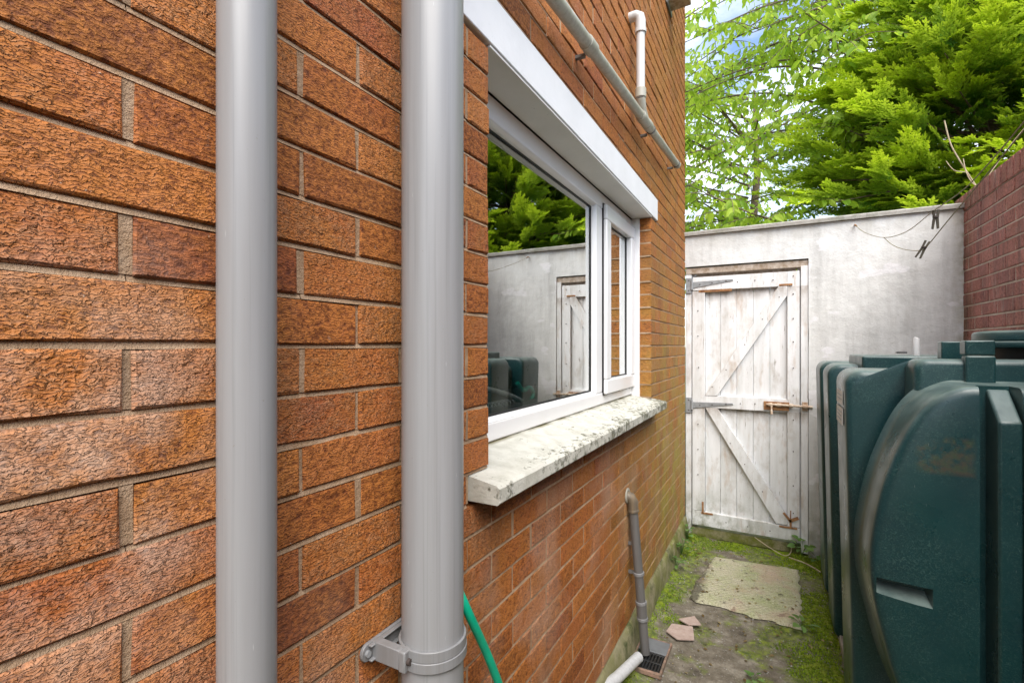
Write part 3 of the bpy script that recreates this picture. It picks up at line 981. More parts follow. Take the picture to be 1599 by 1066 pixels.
# ------------------------------------------------------------------ overhead waste pipe with branch
wp = thing('waste_pipe', 'pale grey waste pipe sloping along the wall above the lintel', 'pipe', (0.06, 1.2, 2.52))
A = Vector((0.055, 0.75, 2.500))
B = Vector((0.055, 3.40, 2.735))
dr_ = (B - A).normalized()
def along(y):
    return A + (B - A) * ((y - A.y) / (B.y - A.y))
MB().tube([A, along(1.62)], 0.0225, 24).build('pipe', MAT['pvcold'], wp)
MB().tube([along(1.55), B], 0.0205, 24).build('pipe', MAT['pvcold'], wp)
for y, h in ((1.63, 0.07), (2.40, 0.055), (2.52, 0.05), (3.38, 0.02)):
    MB().ring(along(y), dr_, 0.018, 0.0262 if h > 0.03 else 0.0235, h, 24).build('coupling', MAT['pvcold'], wp, bevel=0.002)
jt_ = along(2.46)
tee = MB().tube([along(2.36), along(2.56)], 0.0245, 24)
tee.tube([jt_, jt_ + Vector((0, -0.06, 0.03)), jt_ + Vector((0, -0.085, 0.08))], 0.0225, 20)
tee.build('tee_joint', MAT['pvcold'], wp)
for y in (1.64, 2.60, 3.34):
    c = along(y)
    cl = MB().ring(c, dr_, 0.020, 0.0245, 0.014, 24)
    cl.box(0.0, 0.036, y - 0.008, y + 0.008, c.z - 0.03, c.z - 0.018)
    cl.build('pipe_clip', MAT['pvcdark'], wp, bevel=0.001)
bp = thing('branch_pipe', 'short upright pale pipe with an elbow, joining the sloping waste pipe near the corner', 'pipe', (0.055, 2.375, 2.72))
bx, by = 0.055, jt_.y - 0.085
MB().tube([(bx, by, jt_.z + 0.075), (bx, by, 3.10)], 0.0205, 24).build('pipe', MAT['pvcwhite'], bp)
el = MB().tube([(bx, by, 3.06), (bx, by, 3.105), (bx - 0.004, by - 0.002, 3.125), (bx - 0.02, by - 0.004, 3.135), (-0.01, by - 0.004, 3.135)], [0.0245, 0.0245, 0.0245, 0.024, 0.023], 24)
el.ring((bx, by, 3.055), (0, 0, 1), 0.0195, 0.0275, 0.018, 24)
el.build('elbow', MAT['pvcwhite'], bp)
MB().ring((bx, by, jt_.z + 0.10), (0, 0, 1), 0.0195, 0.0265, 0.045, 24).build('coupling', MAT['pvcold'], bp, bevel=0.002)

# ------------------------------------------------------------------ low drain pipe into the gully
dp = thing('drain_pipe', 'dark grey drain pipe running from the wall below the window down to the gully', 'pipe', (0.10, 2.30, 0.0))
P0, P1 = Vector((0.026, 2.345, 0.735)), Vector((0.078, 2.375, 0.028))
MB().tube([P0, P0.lerp(P1, .5), P1], 0.0215, 24).build('pipe', MAT['pvcdark'], dp)
e2 = MB().tube([(-0.03, 2.330, 0.792), (-0.004, 2.332, 0.792), (0.016, 2.338, 0.784), (0.025, 2.343, 0.765), P0 + Vector((0, 0.001, -0.02))], 0.0258, 20)
e2.build('elbow', MAT['elbowdirt'], dp)
for t in (0.02, 0.45, 0.65, 0.76):
    MB().ring(P0.lerp(P1, t), P1 - P0, 0.0205, 0.0268, 0.015 if t > .1 else 0.012, 24).build('coupling', MAT['clipgrey'] if t > .1 else MAT['elbowdirt'], dp, bevel=0.0015)
MB().tube([P0.lerp(P1, .65), P0.lerp(P1, .76)], 0.0245, 24).build('socket', MAT['pvcdark'], dp)
MB().ring((0.003, 2.330, 0.795), (1, 0, 0), 0.02, 0.036, 0.008, 24).build('wall_flange', MAT['pvcold'], dp, bevel=0.003)
for t in (0.25, 0.45):
    q = P0.lerp(P1, t)
    MB().box(-0.002, q.x - 0.012, q.y - 0.006, q.y + 0.006, q.z - 0.007, q.z + 0.007).build('pipe_clip', MAT['pvcdark'], dp)

sp_ = thing('waste_outlet_pipe', 'short white plastic outlet pipe ending over the gully grate', 'pipe', (0.05, 2.0, 0.04))
MB().tube([(0.0, 1.90, 0.115), (0.035, 2.03, 0.10), (0.070, 2.27, 0.066)], 0.0235, 24, cap=False).build('pipe', MAT['pvcwhite'], sp_)
MB().ring((0.0695, 2.266, 0.0665), (0.14, .95, -.14), 0.0195, 0.0237, 0.006, 24).build('rim', MAT['pvcwhite'], sp_)

# gully
gu = thing('drain_gully', 'square black drain gully with a slotted grate at the foot of the wall', 'drain', (0.10, 2.39, 0.0))
gx0, gx1, gy0, gy1 = 0.035, 0.165, 2.265, 2.515
s_ = MB()
s_.box(gx0 - .012, gx1 + .012, gy0 - .012, gy0, 0.004, 0.026, 0.002)
s_.box(gx0 - .012, gx1 + .012, gy1, gy1 + .012, 0.004, 0.024, 0.002)
s_.box(gx0 - .012, gx0, gy0 - .010, gy1 + .010, 0.004, 0.025, 0.002)
s_.box(gx1, gx1 + .012, gy0 - .010, gy1 + .010, 0.004, 0.023, 0.002)
s_.build('surround', MAT['terracotta'], gu, bevel=0.002)
MB().box(gx0, gx1, gy0, gy1, 0.003, 0.008).build('sump', MAT['black'], gu)
for i in range(9):
    x = gx0 + 0.008 + i * (gx1 - gx0 - 0.016) / 8
    MB().box(x - .0035, x + .0035, gy0 + 0.004, 2.40, 0.014, 0.021).build('grate_bar', MAT['grate'], gu)
gr = MB()
for y in (gy0 + 0.006, 2.335, 2.402):
    gr.box(gx0 + 0.002, gx1 - 0.002, y - 0.005, y + 0.005, 0.0145, 0.0225)
gr.build('grate_frame', MAT['grate'], gu, bevel=0.001)
MB().box(gx0 + .002, gx1 + .004, 2.408, gy1 - .002, 0.018, 0.026).build('cover_plate', MAT['greyboard'], gu, bevel=0.002)

# ------------------------------------------------------------------ ground
def grid_sheet(x0, x1, y0, y1, st, fn):
    nx, ny = int((x1 - x0) / st) + 1, int((y1 - y0) / st) + 1
    vs, fs = [], []
    for j in range(ny + 1):
        for i in range(nx + 1):
            x, y = x0 + (x1 - x0) * i / nx, y0 + (y1 - y0) * j / ny
            vs.append((x, y, fn(x, y)))
    for j in range(ny):
        for i in range(nx):
            a = j * (nx + 1) + i
            fs.append((a, a + 1, a + nx + 2, a + nx + 1))
    return MB().add(vs, fs)
def gz(x, y):
    e = min(1, max(0, (x - 0.0) / 0.1))
    n = mnoise.noise(Vector((x * 3, y * 3, 0))) * 0.006 + mnoise.noise(Vector((x * 11, y * 11, 5))) * 0.0035
    edge = max(0, 1 - abs(x - 0.0) / 0.09) * 0.03
    return n + edge
gnd = grid_sheet(-0.02, 1.72, -3.0, 4.30, 0.025, gz).build('ground', MAT['ground'])
gnd['kind'] = 'structure'
gg = G('garden_soil')
Pg = gg.geo()
MAT['soil'] = gg.done(gg.mix(gg.rng(gg.noise(Pg, 2, 6), .35, .65), (0.06, 0.09, 0.02), (0.10, 0.085, 0.05)), 0.95)
t_ = MB().box(-400, 400, -400, 400, -0.30, -0.02).build('terrain', MAT['soil'], smooth=False)
t_['kind'] = 'structure'

# chequer slab (inspection cover) in the path
sb = MB()
base = [(0.165, 3.05), (0.762, 3.00), (0.775, 3.80), (0.245, 3.745)]
N = 30
vs, fs = [], []
for j in range(N + 1):
    for i in range(N + 1):
        u, v = i / N, j / N
        p = [(1 - u) * (1 - v) * base[0][q] + u * (1 - v) * base[1][q] + u * v * base[2][q] + (1 - u) * v * base[3][q] for q in (0, 1)]
        ex = mnoise.noise(Vector((p[0] * 14, p[1] * 14, 3))) * 0.030
        edge = i in (0, N) or j in (0, N)
        vs.append((p[0] + ex * edge, p[1] + ex * edge, 0.006 if edge else 0.018 + ex * 0.06))
for j in range(N):
    for i in range(N):
        a = j * (N + 1) + i
        fs.append((a, a + 1, a + N + 2, a + N + 1))
slab = MB().add(vs, fs).build('inspection_cover', MAT['slab'])
tag(slab, 'pale lichen covered chequered slab set in the path before the gate', 'drain cover')

# broken pinkish board pieces
for nm, pts, rz, lab in (('board_piece', [(0.128, 2.63), (0.190, 2.585), (0.268, 2.62), (0.262, 2.66), (0.245, 2.74), (0.140, 2.715)], 0.012, 'larger broken pinkish board piece lying beside the gully'),
                         ('board_piece', [(0.165, 2.765), (0.240, 2.835), (0.285, 2.765), (0.225, 2.735), (0.190, 2.752)], 0.020, 'smaller broken pinkish board piece overlapping behind the larger one')):
    o = MB().prism(pts, 'z', rz, rz + 0.007).build(nm, MAT['card'], bevel=0.001)
    tag(o, lab, 'board', 'broken board pieces on the path')

# ------------------------------------------------------------------ white rendered wall with the gate opening
ww = thing('garden_wall', 'white rendered garden wall closing the alley, stained grey, with a thin coping', 'wall', (0.85, 4.17, 0))
WYf, WYb = 4.07, 4.24
OX0, OX1, OZ1 = 0.0, 0.845, 2.150
def lumpy(x, z):
    return WYf + mnoise.noise(Vector((x * 2.3, z * 2.3, 1))) * 0.007 + mnoise.noise(Vector((x * 9, z * 9, 2))) * 0.0022
vs, fs = [], []
st = 0.03
xs = list(np.arange(-0.001, OX1, st)) + list(np.arange(OX1, 1.70, st)) + [1.70]
zs = list(np.arange(0.0, OZ1, st)) + list(np.arange(OZ1, 2.392, st)) + [2.392]
idx = {}
def vid(i, j):
    if (i, j) not in idx:
        idx[(i, j)] = len(vs)
        x, z = xs[i], zs[j]
        dx = 0.004 * mnoise.noise(Vector((z * 6, 0, 7))) if abs(x - OX1) < 1e-6 else 0
        vs.append((x + dx, lumpy(x, z), z))
    return idx[(i, j)]
for i in range(len(xs) - 1):
    for j in range(len(zs) - 1):
        if xs[i] < OX1 - 1e-6 and zs[j] < OZ1 - 1e-6:
            continue
        fs.append((vid(i, j), vid(i + 1, j), vid(i + 1, j + 1), vid(i, j + 1)))
wr = MB().add(vs, fs)
wr.box(OX1 + 0.001, 1.70, 4.08, WYb, 0, 2.392)
wr.box(-0.001, OX1 + 0.001, 4.08, WYb, OZ1 + 0.001, 2.392)
# returns of the opening
wr.add([(OX1, 4.069, 0), (OX1, 4.2, 0), (OX1, 4.2, OZ1), (OX1, 4.069, OZ1)], [(0, 1, 2, 3)])
wr.add([(0, 4.069, OZ1), (OX1, 4.069, OZ1), (OX1, 4.2, OZ1), (0, 4.2, OZ1)], [(0, 1, 2, 3)])
wr.build('render_coat', MAT['render'], ww)
cpg = MB()
x = -0.02
while x < 1.70:
    x2 = min(x + 0.60, 1.705)
    cpg = MB()
    n = 24
    vv, ff = [], []
    for i in range(n + 1):
        xx = x + (x2 - x) * i / n
        q = mnoise.noise(Vector((xx * 15, 0, 1))) * 0.003 + mnoise.noise(Vector((xx * 50, 0, 1))) * 0.0015
        for (yy, zz) in ((4.045 + q, 2.394), (4.043 + q, 2.418), (4.055, 2.427 + q), (4.27, 2.432), (4.27, 2.394)):
            vv.append((xx, yy, zz))
    for i in range(n):
        for qd in range(5):
            ff.append((i * 5 + qd, i * 5 + (qd + 1) % 5, (i + 1) * 5 + (qd + 1) % 5, (i + 1) * 5 + qd))
    ff.append((0, 1, 2, 3, 4))
    ff.append(tuple(n * 5 + q for q in range(5))[::-1])
    cpg.add(vv, ff).build('coping_slab', MAT['coping'], ww, angle=30)
    x = x2 + 0.0015
# gate frame
gf = MB()
gf.box(0.002, 0.046, 4.085, 4.16, 0.02, 2.10, 0.001)
gf.box(0.030, 0.070, 4.128, 4.16, 0.02, 2.09, 0.001)
gf.build('gate_post', MAT['wood'], ww, bevel=0.003)
gf = MB()
gf.box(0.798, OX1 - 0.002, 4.078, 4.15, 0.02, 2.10, 0.001)
gf.box(0.775, 0.82, 4.128, 4.155, 0.02, 2.09, 0.001)
gf.build('gate_post', MAT['wood'], ww, bevel=0.003)
MB().box(0.075, 0.77, 4.130, 4.158, 2.045, 2.0905, 0.001).build('door_stop', MAT['framehead'], ww)
MB().box(0.002, OX1 - 0.002, 4.082, 4.16, 2.092, 2.140, 0.002).build('frame_head', MAT['framehead'], ww, bevel=0.003)
MB().box(0.0, OX1 - 0.002, 4.10, 4.25, 0.0, 0.075, 0.003).build('threshold', MAT['plinth'], ww, bevel=0.006)

# ------------------------------------------------------------------ gate
gt = thing('garden_gate', 'white plank gate with diagonal braces, rusty bolt and strap hinges', 'gate', (0.05, 4.10, 0.09))
GX0, GX1, GZa, GZb = 0.052, 0.790, 0.098, 2.068
px = [0.052, 0.146, 0.258, 0.372, 0.487, 0.598, 0.712, 0.790]
for a, b in zip(px[:-1], px[1:]):
    za_, zb_ = GZa + random.uniform(0, .006), GZb - random.uniform(0, .01)
    e_ = 0.0016 if b < 0.78 else 0.0
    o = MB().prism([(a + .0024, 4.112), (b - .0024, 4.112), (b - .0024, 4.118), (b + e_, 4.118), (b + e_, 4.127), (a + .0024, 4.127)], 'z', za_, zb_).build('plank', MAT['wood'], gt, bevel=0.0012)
def slant(mb, p, q, wd, y0, y1):
    p, q = Vector(p), Vector(q)
    d = (q - p).normalized()
    n = Vector((-d.y, d.x)) * wd / 2
    pts = [tuple(p + n), tuple(p - n), tuple(q - n), tuple(q + n)]
    return mb.prism(pts, 'y', y0, y1)
# frame boards on the face
MB().box(0.052, 0.146, 4.083, 4.1115, 0.215, 1.955, .0006).build('stile', MAT['wood'], gt, bevel=0.002)
MB().box(0.712, 0.790, 4.083, 4.1115, 0.200, 2.066, .0006).build('stile', MAT['wood'], gt, bevel=0.002)
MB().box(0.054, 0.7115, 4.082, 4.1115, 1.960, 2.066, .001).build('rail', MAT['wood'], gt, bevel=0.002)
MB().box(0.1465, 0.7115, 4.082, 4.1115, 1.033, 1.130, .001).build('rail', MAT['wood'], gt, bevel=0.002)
MB().prism([(0.052, 0.100), (0.790, 0.100), (0.790, 0.196), (0.052, 0.213)], 'y', 4.080, 4.1115).build('rail', MAT['wood'], gt, bevel=0.002)
MB().prism([(0.147, 1.1305), (0.236, 1.1305), (0.7115, 1.890), (0.7115, 1.9595), (0.655, 1.9595)], 'y', 4.0790, 4.1115).build('brace', MAT['wood'], gt, bevel=0.002)
MB().prism([(0.150, 1.0325), (0.640, 0.2065), (0.7115, 0.2065), (0.7115, 0.270), (0.240, 1.0325)], 'y', 4.0790, 4.1115).build('brace', MAT['wood'], gt, bevel=0.002)
nl = MB()
for (x, z) in [(0.38, 2.01), (0.50, 2.015), (0.62, 2.01), (0.75, 2.03), (0.75, 1.90), (0.75, 1.72), (0.75, 1.55), (0.75, 1.36), (0.75, 1.16), (0.75, 0.98), (0.75, 0.75), (0.75, 0.5), (0.75, 0.3),
               (0.095, 1.8), (0.095, 1.6), (0.1, 1.35), (0.095, 0.9), (0.095, 0.7), (0.095, 0.5), (0.40, 1.08), (0.50, 1.085),
               (0.43, 1.53), (0.55, 1.72), (0.30, 1.335), (0.33, 0.77), (0.43, 0.62), (0.55, 0.43), (0.30, 0.155), (0.45, 0.15), (0.60, 0.145), (0.76, 0.13), (0.2, 1.2), (0.66, 1.88)]:
    y = 4.0805 if True else 0
    nl.tube([(x, 4.0775, z), (x, 4.0850, z)], 0.0040, 8)
nl.build('nail_head', MAT['nail'], gt)
# strap hinges
for z, dz in ((2.012, 0.0), (1.058, 0.0)):
    h = MB().prism([(0.055, z - 0.033), (0.055, z + 0.016), (0.345, z + 0.022), (0.352, z + 0.010), (0.30, z + 0.002)], 'y', 4.0755, 4.0795)
    ho = h.build('strap_hinge', MAT['galv'], gt, bevel=0.001)
    MB().box(0.004, 0.048, 4.075, 4.083, z - 0.072, z + 0.050).build('hinge_plate', MAT['galv'], ho, bevel=0.002)
    MB().tube([(0.050, 4.073, z - 0.045), (0.050, 4.073, z + 0.03)], 0.008, 12).build('hinge_pin', MAT['galv'], ho)
    sw = MB()
    for sx, sz in ((0.026, 0.03), (0.026, -0.05), (0.11, -0.006), (0.2, 0.002), (0.30, 0.012)):
        sw.tube([(sx, 4.0735, z + sz), (sx, 4.078, z + sz)], 0.005, 8)
    sw.build('hinge_screw', MAT['nail'], ho)
MB().box(0.10, 0.34, 4.0795, 4.083, 1.945, 1.962, .002).build('rust_strip', MAT['rust'], gt)
MB().box(0.66, 0.745, 4.076, 4.083, 1.962, 1.976, .001).build('rust_strip', MAT['rust'], gt)
# old sliding bolt
bl = MB()
bl.box(0.560, 0.725, 4.071, 4.079, 1.045, 1.108, .002)
bo1 = bl.build('bolt_plate', MAT['rust'], gt, bevel=0.002)
rod = MB().tube([(0.575, 4.060, 1.088), (0.870, 4.060, 1.083)], 0.0085, 14)
rod.tube([(0.612, 4.060, 1.087), (0.610, 4.045, 1.06), (0.612, 4.040, 1.018)], [0.007, 0.006, 0.009], 10)
rod.build('bolt_rod', MAT['rustpaint'], bo1)
for x in (0.60, 0.66, 0.735):
    MB().ring((x, 4.062, 1.086), (1, 0, 0), 0.0095, 0.0140, 0.026, 16).build('staple', MAT['rustpaint'], bo1, bevel=0.001)
kp = MB()
kp.box(0.805, 0.842, 4.066, 4.075, 1.055, 1.115, .001)
kp.ring((0.824, 4.062, 1.084), (1, 0, 0), 0.0095, 0.015, 0.030, 16)
kp.build('keeper', MAT['rustpaint'], bo1, bevel=0.001)
# rusty foot latch, three prongs
pr = MB()
for a, b, w_ in (((0.735, 0.240), (0.688, 0.295), .015), ((0.732, 0.240), (0.734, 0.318), .007), ((0.722, 0.238), (0.782, 0.272), .022), ((0.733, 0.250), (0.733, 0.190), .014)):
    slant(pr, a, b, w_, 4.074, 4.0785)
pr.box(0.66, 0.775, 4.075, 4.079, 0.186, 0.198)
pr.build('foot_latch', MAT['rust'], gt)
pr = MB()
pr.box(0.125, 0.138, 4.076, 4.080, 0.20, 0.29)
pr.box(0.120, 0.205, 4.076, 4.080, 0.195, 0.209)
pr.build('rust_strip', MAT['rust'], gt)

# ------------------------------------------------------------------ red brick wall
rw = thing('red_brick_wall', 'weathered red brick boundary wall on the right behind the green tank', 'wall', (1.80, 1.5, 0))
RX = 1.686
specs, rm = [], MB()
RY0, RY1 = -3.0, 4.24
for n in range(0, 31):
    z0 = 0.040 + n * 0.0752 + 0.004
    z1 = z0 + 0.065
    ph = 0.06 if n % 2 else 0.1725
    for k in range(-15, 20):
        a, b = ph + k * 0.225 + 0.005, ph + (k + 1) * 0.225 - 0.005
        a, b = max(a, RY0), min(b, RY1)
        if b - a < 0.02:
            continue
        specs.append((-b, -a, z0, z1))
        rm.prism([(RX + 0.03, z0 - .011), (RX + .0025, z0 - .0095), (RX + 0.0065, z0 + .001), (RX + 0.03, z0 + .001)], 'y', a - .005, b + .005)
        rm.box(RX + 0.0030, RX + 0.03, b - .001, b + 0.011, z0 + .0005, z1 - .0005)
rmz = 0.040 + 31 * 0.0752
tw = lambda a, z: (RX, -a, z)
NR = lay_bricks(rw, specs, 'redbrick', tw, math.pi, hidden=lambda p: p[1] < 2.6)
rm.box(RX + 0.06, RX + 0.21, RY0, RY1, 0, rmz + 0.08)
rm.build('mortar', MAT['redmortar'], rw, smooth=False)
# brick-on-edge coping
y = RY0
cm = brick_geo(0.065, 0.1025, 0.215, 3)
k = 0
stuffc = MB()
while y < RY1 - 0.065:
    zc = rmz + 0.006 + 0.051
    vs_ = [Matrix.Rotation(math.pi, 3, 'Z') @ Vector(v) + Vector((RX - 0.002, y + 0.0325, zc)) for v in cm[0]]
    pj = project(RX, y, zc)
    if pj and y > 2.9:
        MB().add(vs_, cm[1]).build('coping_brick', MAT['redbrick'], rw, smooth=False)
    else:
        stuffc.add(vs_, cm[1])
    y += 0.0755
oo = stuffc.build('coping_brickwork', MAT['redbrick'], rw, smooth=False)
oo['kind'] = 'stuff'
MB().box(RX + 0.006, RX + 0.205, RY0, RY1, rmz + .0035, rmz + 0.100).build('coping_mortar', MAT['redmortar'], rw, smooth=False)

# ------------------------------------------------------------------ oil tank
tk = thing('oil_tank', 'dark green plastic oil tank with ribbed sides and a big raised disc on its end', 'tank', (1.26, 2.9, 0.0))
TC = 1.26
def section(y, xl, zt, r=0.05, zb=0.02, n=5, crown=0.035, draft=0.030):
    """closed outline (x, z) symmetric about the tank's centre line"""
    w2 = TC - xl
    pts = []
    def corner(cx, cz, a0):
        for i in range(n + 1):
            a = R(a0 + 90 * i / n)
            pts.append((cx + r * math.cos(a), cz + r * math.sin(a)))
    corner(-w2 + r, zb + r, 180)
    corner(w2 - r, zb + r, 270)
    corner(w2 - r, zt - r, 0)
    corner(-w2 + r, zt - r, 90)
    out = []
    for (x, z) in pts:
        t = (z - zb) / (zt - zb)
        x *= 1 - (1 - t) * draft / w2
        if t > 0.55:
            z += crown * (1 - (x / w2) ** 2)
        out.append((TC + x, y, z))
    return out
def loft(mb, secs):
    n = len(secs[0])
    vs = [p for s in secs for p in s]
    fs = []
    for i in range(len(secs) - 1):
        for k in range(n):
            k2 = (k + 1) % n
            fs.append((i * n + k, i * n + k2, (i + 1) * n + k2, (i + 1) * n + k))
    fs.append(tuple(range(n))[::-1])
    fs.append(tuple(range((len(secs) - 1) * n, len(secs) * n)))
    return mb.add(vs, fs)
secs = []
def rib(y0, y1, xl=0.868, zt=1.418, groove_xl=0.955, groove_zt=1.365, er=0.022):
    for i in range(4):
        a = R(90 * i / 3)
        o = er * (1 - math.sin(a))
        secs.append(section(y0 + er * (1 - math.cos(a)), xl + o, zt - o))
    for i in range(4):
        a = R(90 * i / 3)
        o = er * (1 - math.cos(a))
        secs.append(section(y1 - er * (1 - math.sin(a)), xl + o, zt - o))
# near shallow body
for i in range(4):
    a = R(90 * i / 3)
    o = 0.02 * (1 - math.sin(a))
    secs.append(section(2.11 + 0.02 * (1 - math.cos(a)), 1.050 + o, 1.470 - o, r=0.03, crown=0.018, draft=0.0))
secs.append(section(2.245, 1.050, 1.470, r=0.03, crown=0.018, draft=0.0))
rib(2.25, 2.57)
secs.append(section(2.575, 0.965, 1.36))
secs.append(section(2.955, 0.965, 1.36))
rib(2.96, 3.24)
secs.append(section(3.245, 0.965, 1.36))
secs.append(section(3.455, 0.965, 1.36))
rib(3.46, 3.77)
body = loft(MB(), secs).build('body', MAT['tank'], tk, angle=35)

# raised disc on the end
half = [(1.150, 1.398), (1.122, 1.393), (1.060, 1.358), (1.016, 1.298), (0.980, 1.214), (0.944, 1.108), (0.920, 1.000), (0.905, 0.90), (0.900, 0.83), (0.903, 0.755), (0.916, 0.669), (0.936, 0.583), (0.958, 0.480), (0.992, 0.38), (1.04, 0.27), (1.10, 0.20), (1.18, 0.16)]
def smooth_curve(p, it=2):
    for _ in range(it):
        q = [p[0]]
        for a, b in zip(p[:-1], p[1:]):
            q.append((a[0] * .75 + b[0] * .25, a[1] * .75 + b[1] * .25))
            q.append((a[0] * .25 + b[0] * .75, a[1] * .25 + b[1] * .75))
        q.append(p[-1])
        p = q
    return p
half = smooth_curve(half, 2)
outline = half + [(2 * TC - x, z) for x, z in half[::-1]]
cxm, czm = TC, 0.83
def off(p, d):
    v = Vector((p[0] - cxm, (p[1] - czm) * 0.55))
    v.normalize()
    return (p[0] + v.x * d, p[1] + v.y * d)
rings = []
for yy, dd in ((2.125, 0.020), (2.108, 0.007), (2.08, 0.002), (2.02, 0.0), (1.950, -0.001), (1.942, -0.003), (1.936, -0.007), (1.931, -0.015), (1.928, -0.030), (1.925, -0.055), (1.921, -0.11)):
    rings.append([(off(p, dd)[0], yy, off(p, dd)[1]) for p in outline])
dm = loft(MB(), rings)
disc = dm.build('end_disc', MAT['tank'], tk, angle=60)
# hand recess cut into the disc
cut = MB().add([(0.915, 1.90, 0.715), (1.060, 1.90, 0.705), (1.060, 1.90, 0.775), (0.915, 1.90, 0.780),
                (0.925, 1.985, 0.745), (1.050, 1.985, 0.738), (1.050, 1.985, 0.765), (0.925, 1.985, 0.770)],
               [(0, 1, 2, 3), (7, 6, 5, 4), (0, 4, 5, 1), (1, 5, 6, 2), (2, 6, 7, 3), (3, 7, 4, 0)]).build('cutter', MAT['tank'], tk, smooth=False)
cut2 = MB().prism([(1.162, 1.90), (1.262, 1.90), (1.253, 2.0), (1.175, 2.0)], 'z', 0.05, 1.50).build('cutter', MAT['tank'], tk, smooth=False)
for cc in (cut, cut2):
    bmod = disc.modifiers.new('cut', 'BOOLEAN')
    bmod.object = cc
    bmod.solver = 'EXACT'
bpy.context.view_layer.update()
dg = bpy.context.evaluated_depsgraph_get()
newme = bpy.data.meshes.new_from_object(disc.evaluated_get(dg))
disc.modifiers.clear()
disc.data = newme
newme.set_sharp_from_angle(angle=R(50))
bpy.data.objects.remove(cut)
bpy.data.objects.remove(cut2)

# central ridge with sloping shoulder, standing in a trough
rd = MB()
rd.prism([(2.10, 0.08), (2.10, 1.387), (1.995, 1.387), (1.902, 1.298), (1.896, 0.12)], 'x', 1.200, 1.252)
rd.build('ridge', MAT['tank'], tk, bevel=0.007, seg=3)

# column below the block on top
MB().box(1.178, 1.252, 2.092, 2.14, 1.36, 1.488).build('column', MAT['tank'], tk, bevel=0.006, seg=3)
MB().box(1.178, 1.252, 2.098, 2.155, 1.4895, 1.538).build('lug', MAT['tank'], tk, bevel=0.005, seg=3)
MB().box(1.176, 1.25, 2.345, 2.40, 1.47, 1.537).build('lug', MAT['tank'], tk, bevel=0.005, seg=3)
# low hatch far, fill lid near
MB().box(1.00, 1.50, 2.85, 3.32, 1.40, 1.474).build('hatch', MAT['tank'], tk, bevel=0.012, seg=3)
def disc_stack(name, prof, mat, cx=1.50, cy=2.50):
    mb = MB()
    n = 48
    vs = [(cx + r * math.cos(2 * math.pi * i / n), cy + r * math.sin(2 * math.pi * i / n), z) for r, z in prof for i in range(n)]
    fs = [(j * n + i, j * n + (i + 1) % n, (j + 1) * n + (i + 1) % n, (j + 1) * n + i) for j in range(len(prof) - 1) for i in range(n)]
    fs += [tuple(range(n))[::-1], tuple(range((len(prof) - 1) * n, len(prof) * n))]
    return mb.add(vs, fs).build(name, mat, tk, angle=50)
disc_stack('lid', [(0.185, 1.538), (0.192, 1.542), (0.192, 1.566), (0.186, 1.573), (0.165, 1.577)], MAT['tank'])
disc_stack('lid_flange', [(0.19, 1.512), (0.228, 1.516), (0.230, 1.520), (0.230, 1.532), (0.225, 1.537)], MAT['tank'])
disc_stack('lid_neck', [(0.165, 1.46), (0.165, 1.5115)], MAT['black'])  # black block, its colour standing for the shade under the lid's overhang
MB().tube([(1.235, 3.0, 1.45), (1.235, 3.0, 1.555), (1.238, 3.0, 1.56)], [0.014, 0.014, 0.010], 16).build('gauge_tube', MAT['pvcwhite'], tk)
MB().box(1.16, 1.20, 3.0, 3.03, 1.484, 1.491).build('cap', MAT['black'], tk)
MB().box(0.8652, 0.8690, 2.31, 2.50, 1.285, 1.340).build('label', MAT['label'], tk)
MB().box(0.8652, 0.8690, 2.31, 2.50, 1.205, 1.272).build('label', MAT['label'], tk)
lk = MB()
for zz in (1.322, 1.306, 1.255, 1.240, 1.224):
    lk.box(0.8645, 0.8651, 2.33, 2.47, zz - 0.0022, zz + 0.0022)
lk.build('label_print', MAT['labelink'], tk)['kind'] = 'stuff'
# base plinth slab under the tank
MB().box(0.92, 1.64, 1.75, 3.80, 0.0, 0.05).build('tank_base', MAT['coping'], tk, bevel=0.006)

# ------------------------------------------------------------------ garden hose
hz = MB()
pts = [Vector(p) for p in [(0.10, 0.60, 1.30), (0.105, 0.70, 1.14), (0.110, 0.775, 1.015), (0.118, 0.835, 0.90), (0.125, 0.885, 0.79), (0.135, 0.93, 0.66), (0.15, 0.97, 0.45), (0.17, 0.98, 0.2), (0.2, 0.95, 0.05), (0.25, 0.8, 0.035), (0.3, 0.5, 0.035)]]
def catmull(p, k=8):
    out = []
    for i in range(len(p) - 1):
        a, b, c, d = p[max(i - 1, 0)], p[i], p[i + 1], p[min(i + 2, len(p) - 1)]
        for j in range(k):
            t = j / k
            out.append(0.5 * ((2 * b) + (-a + c) * t + (2 * a - 5 * b + 4 * c - d) * t * t + (-a + 3 * b - 3 * c + d) * t ** 3))
    out.append(p[-1])
    return out
pts = [Vector((0.016, 0.800, 1.30)), Vector((0.018, 0.800, 1.16)), Vector((0.060, 0.790, 1.075))] + pts[2:]
hz.tube(catmull(pts), 0.0088, 16)
tag(hz.build('garden_hose', MAT['hose']), 'bright green garden hose hanging behind the thick grey pipe', 'hose')

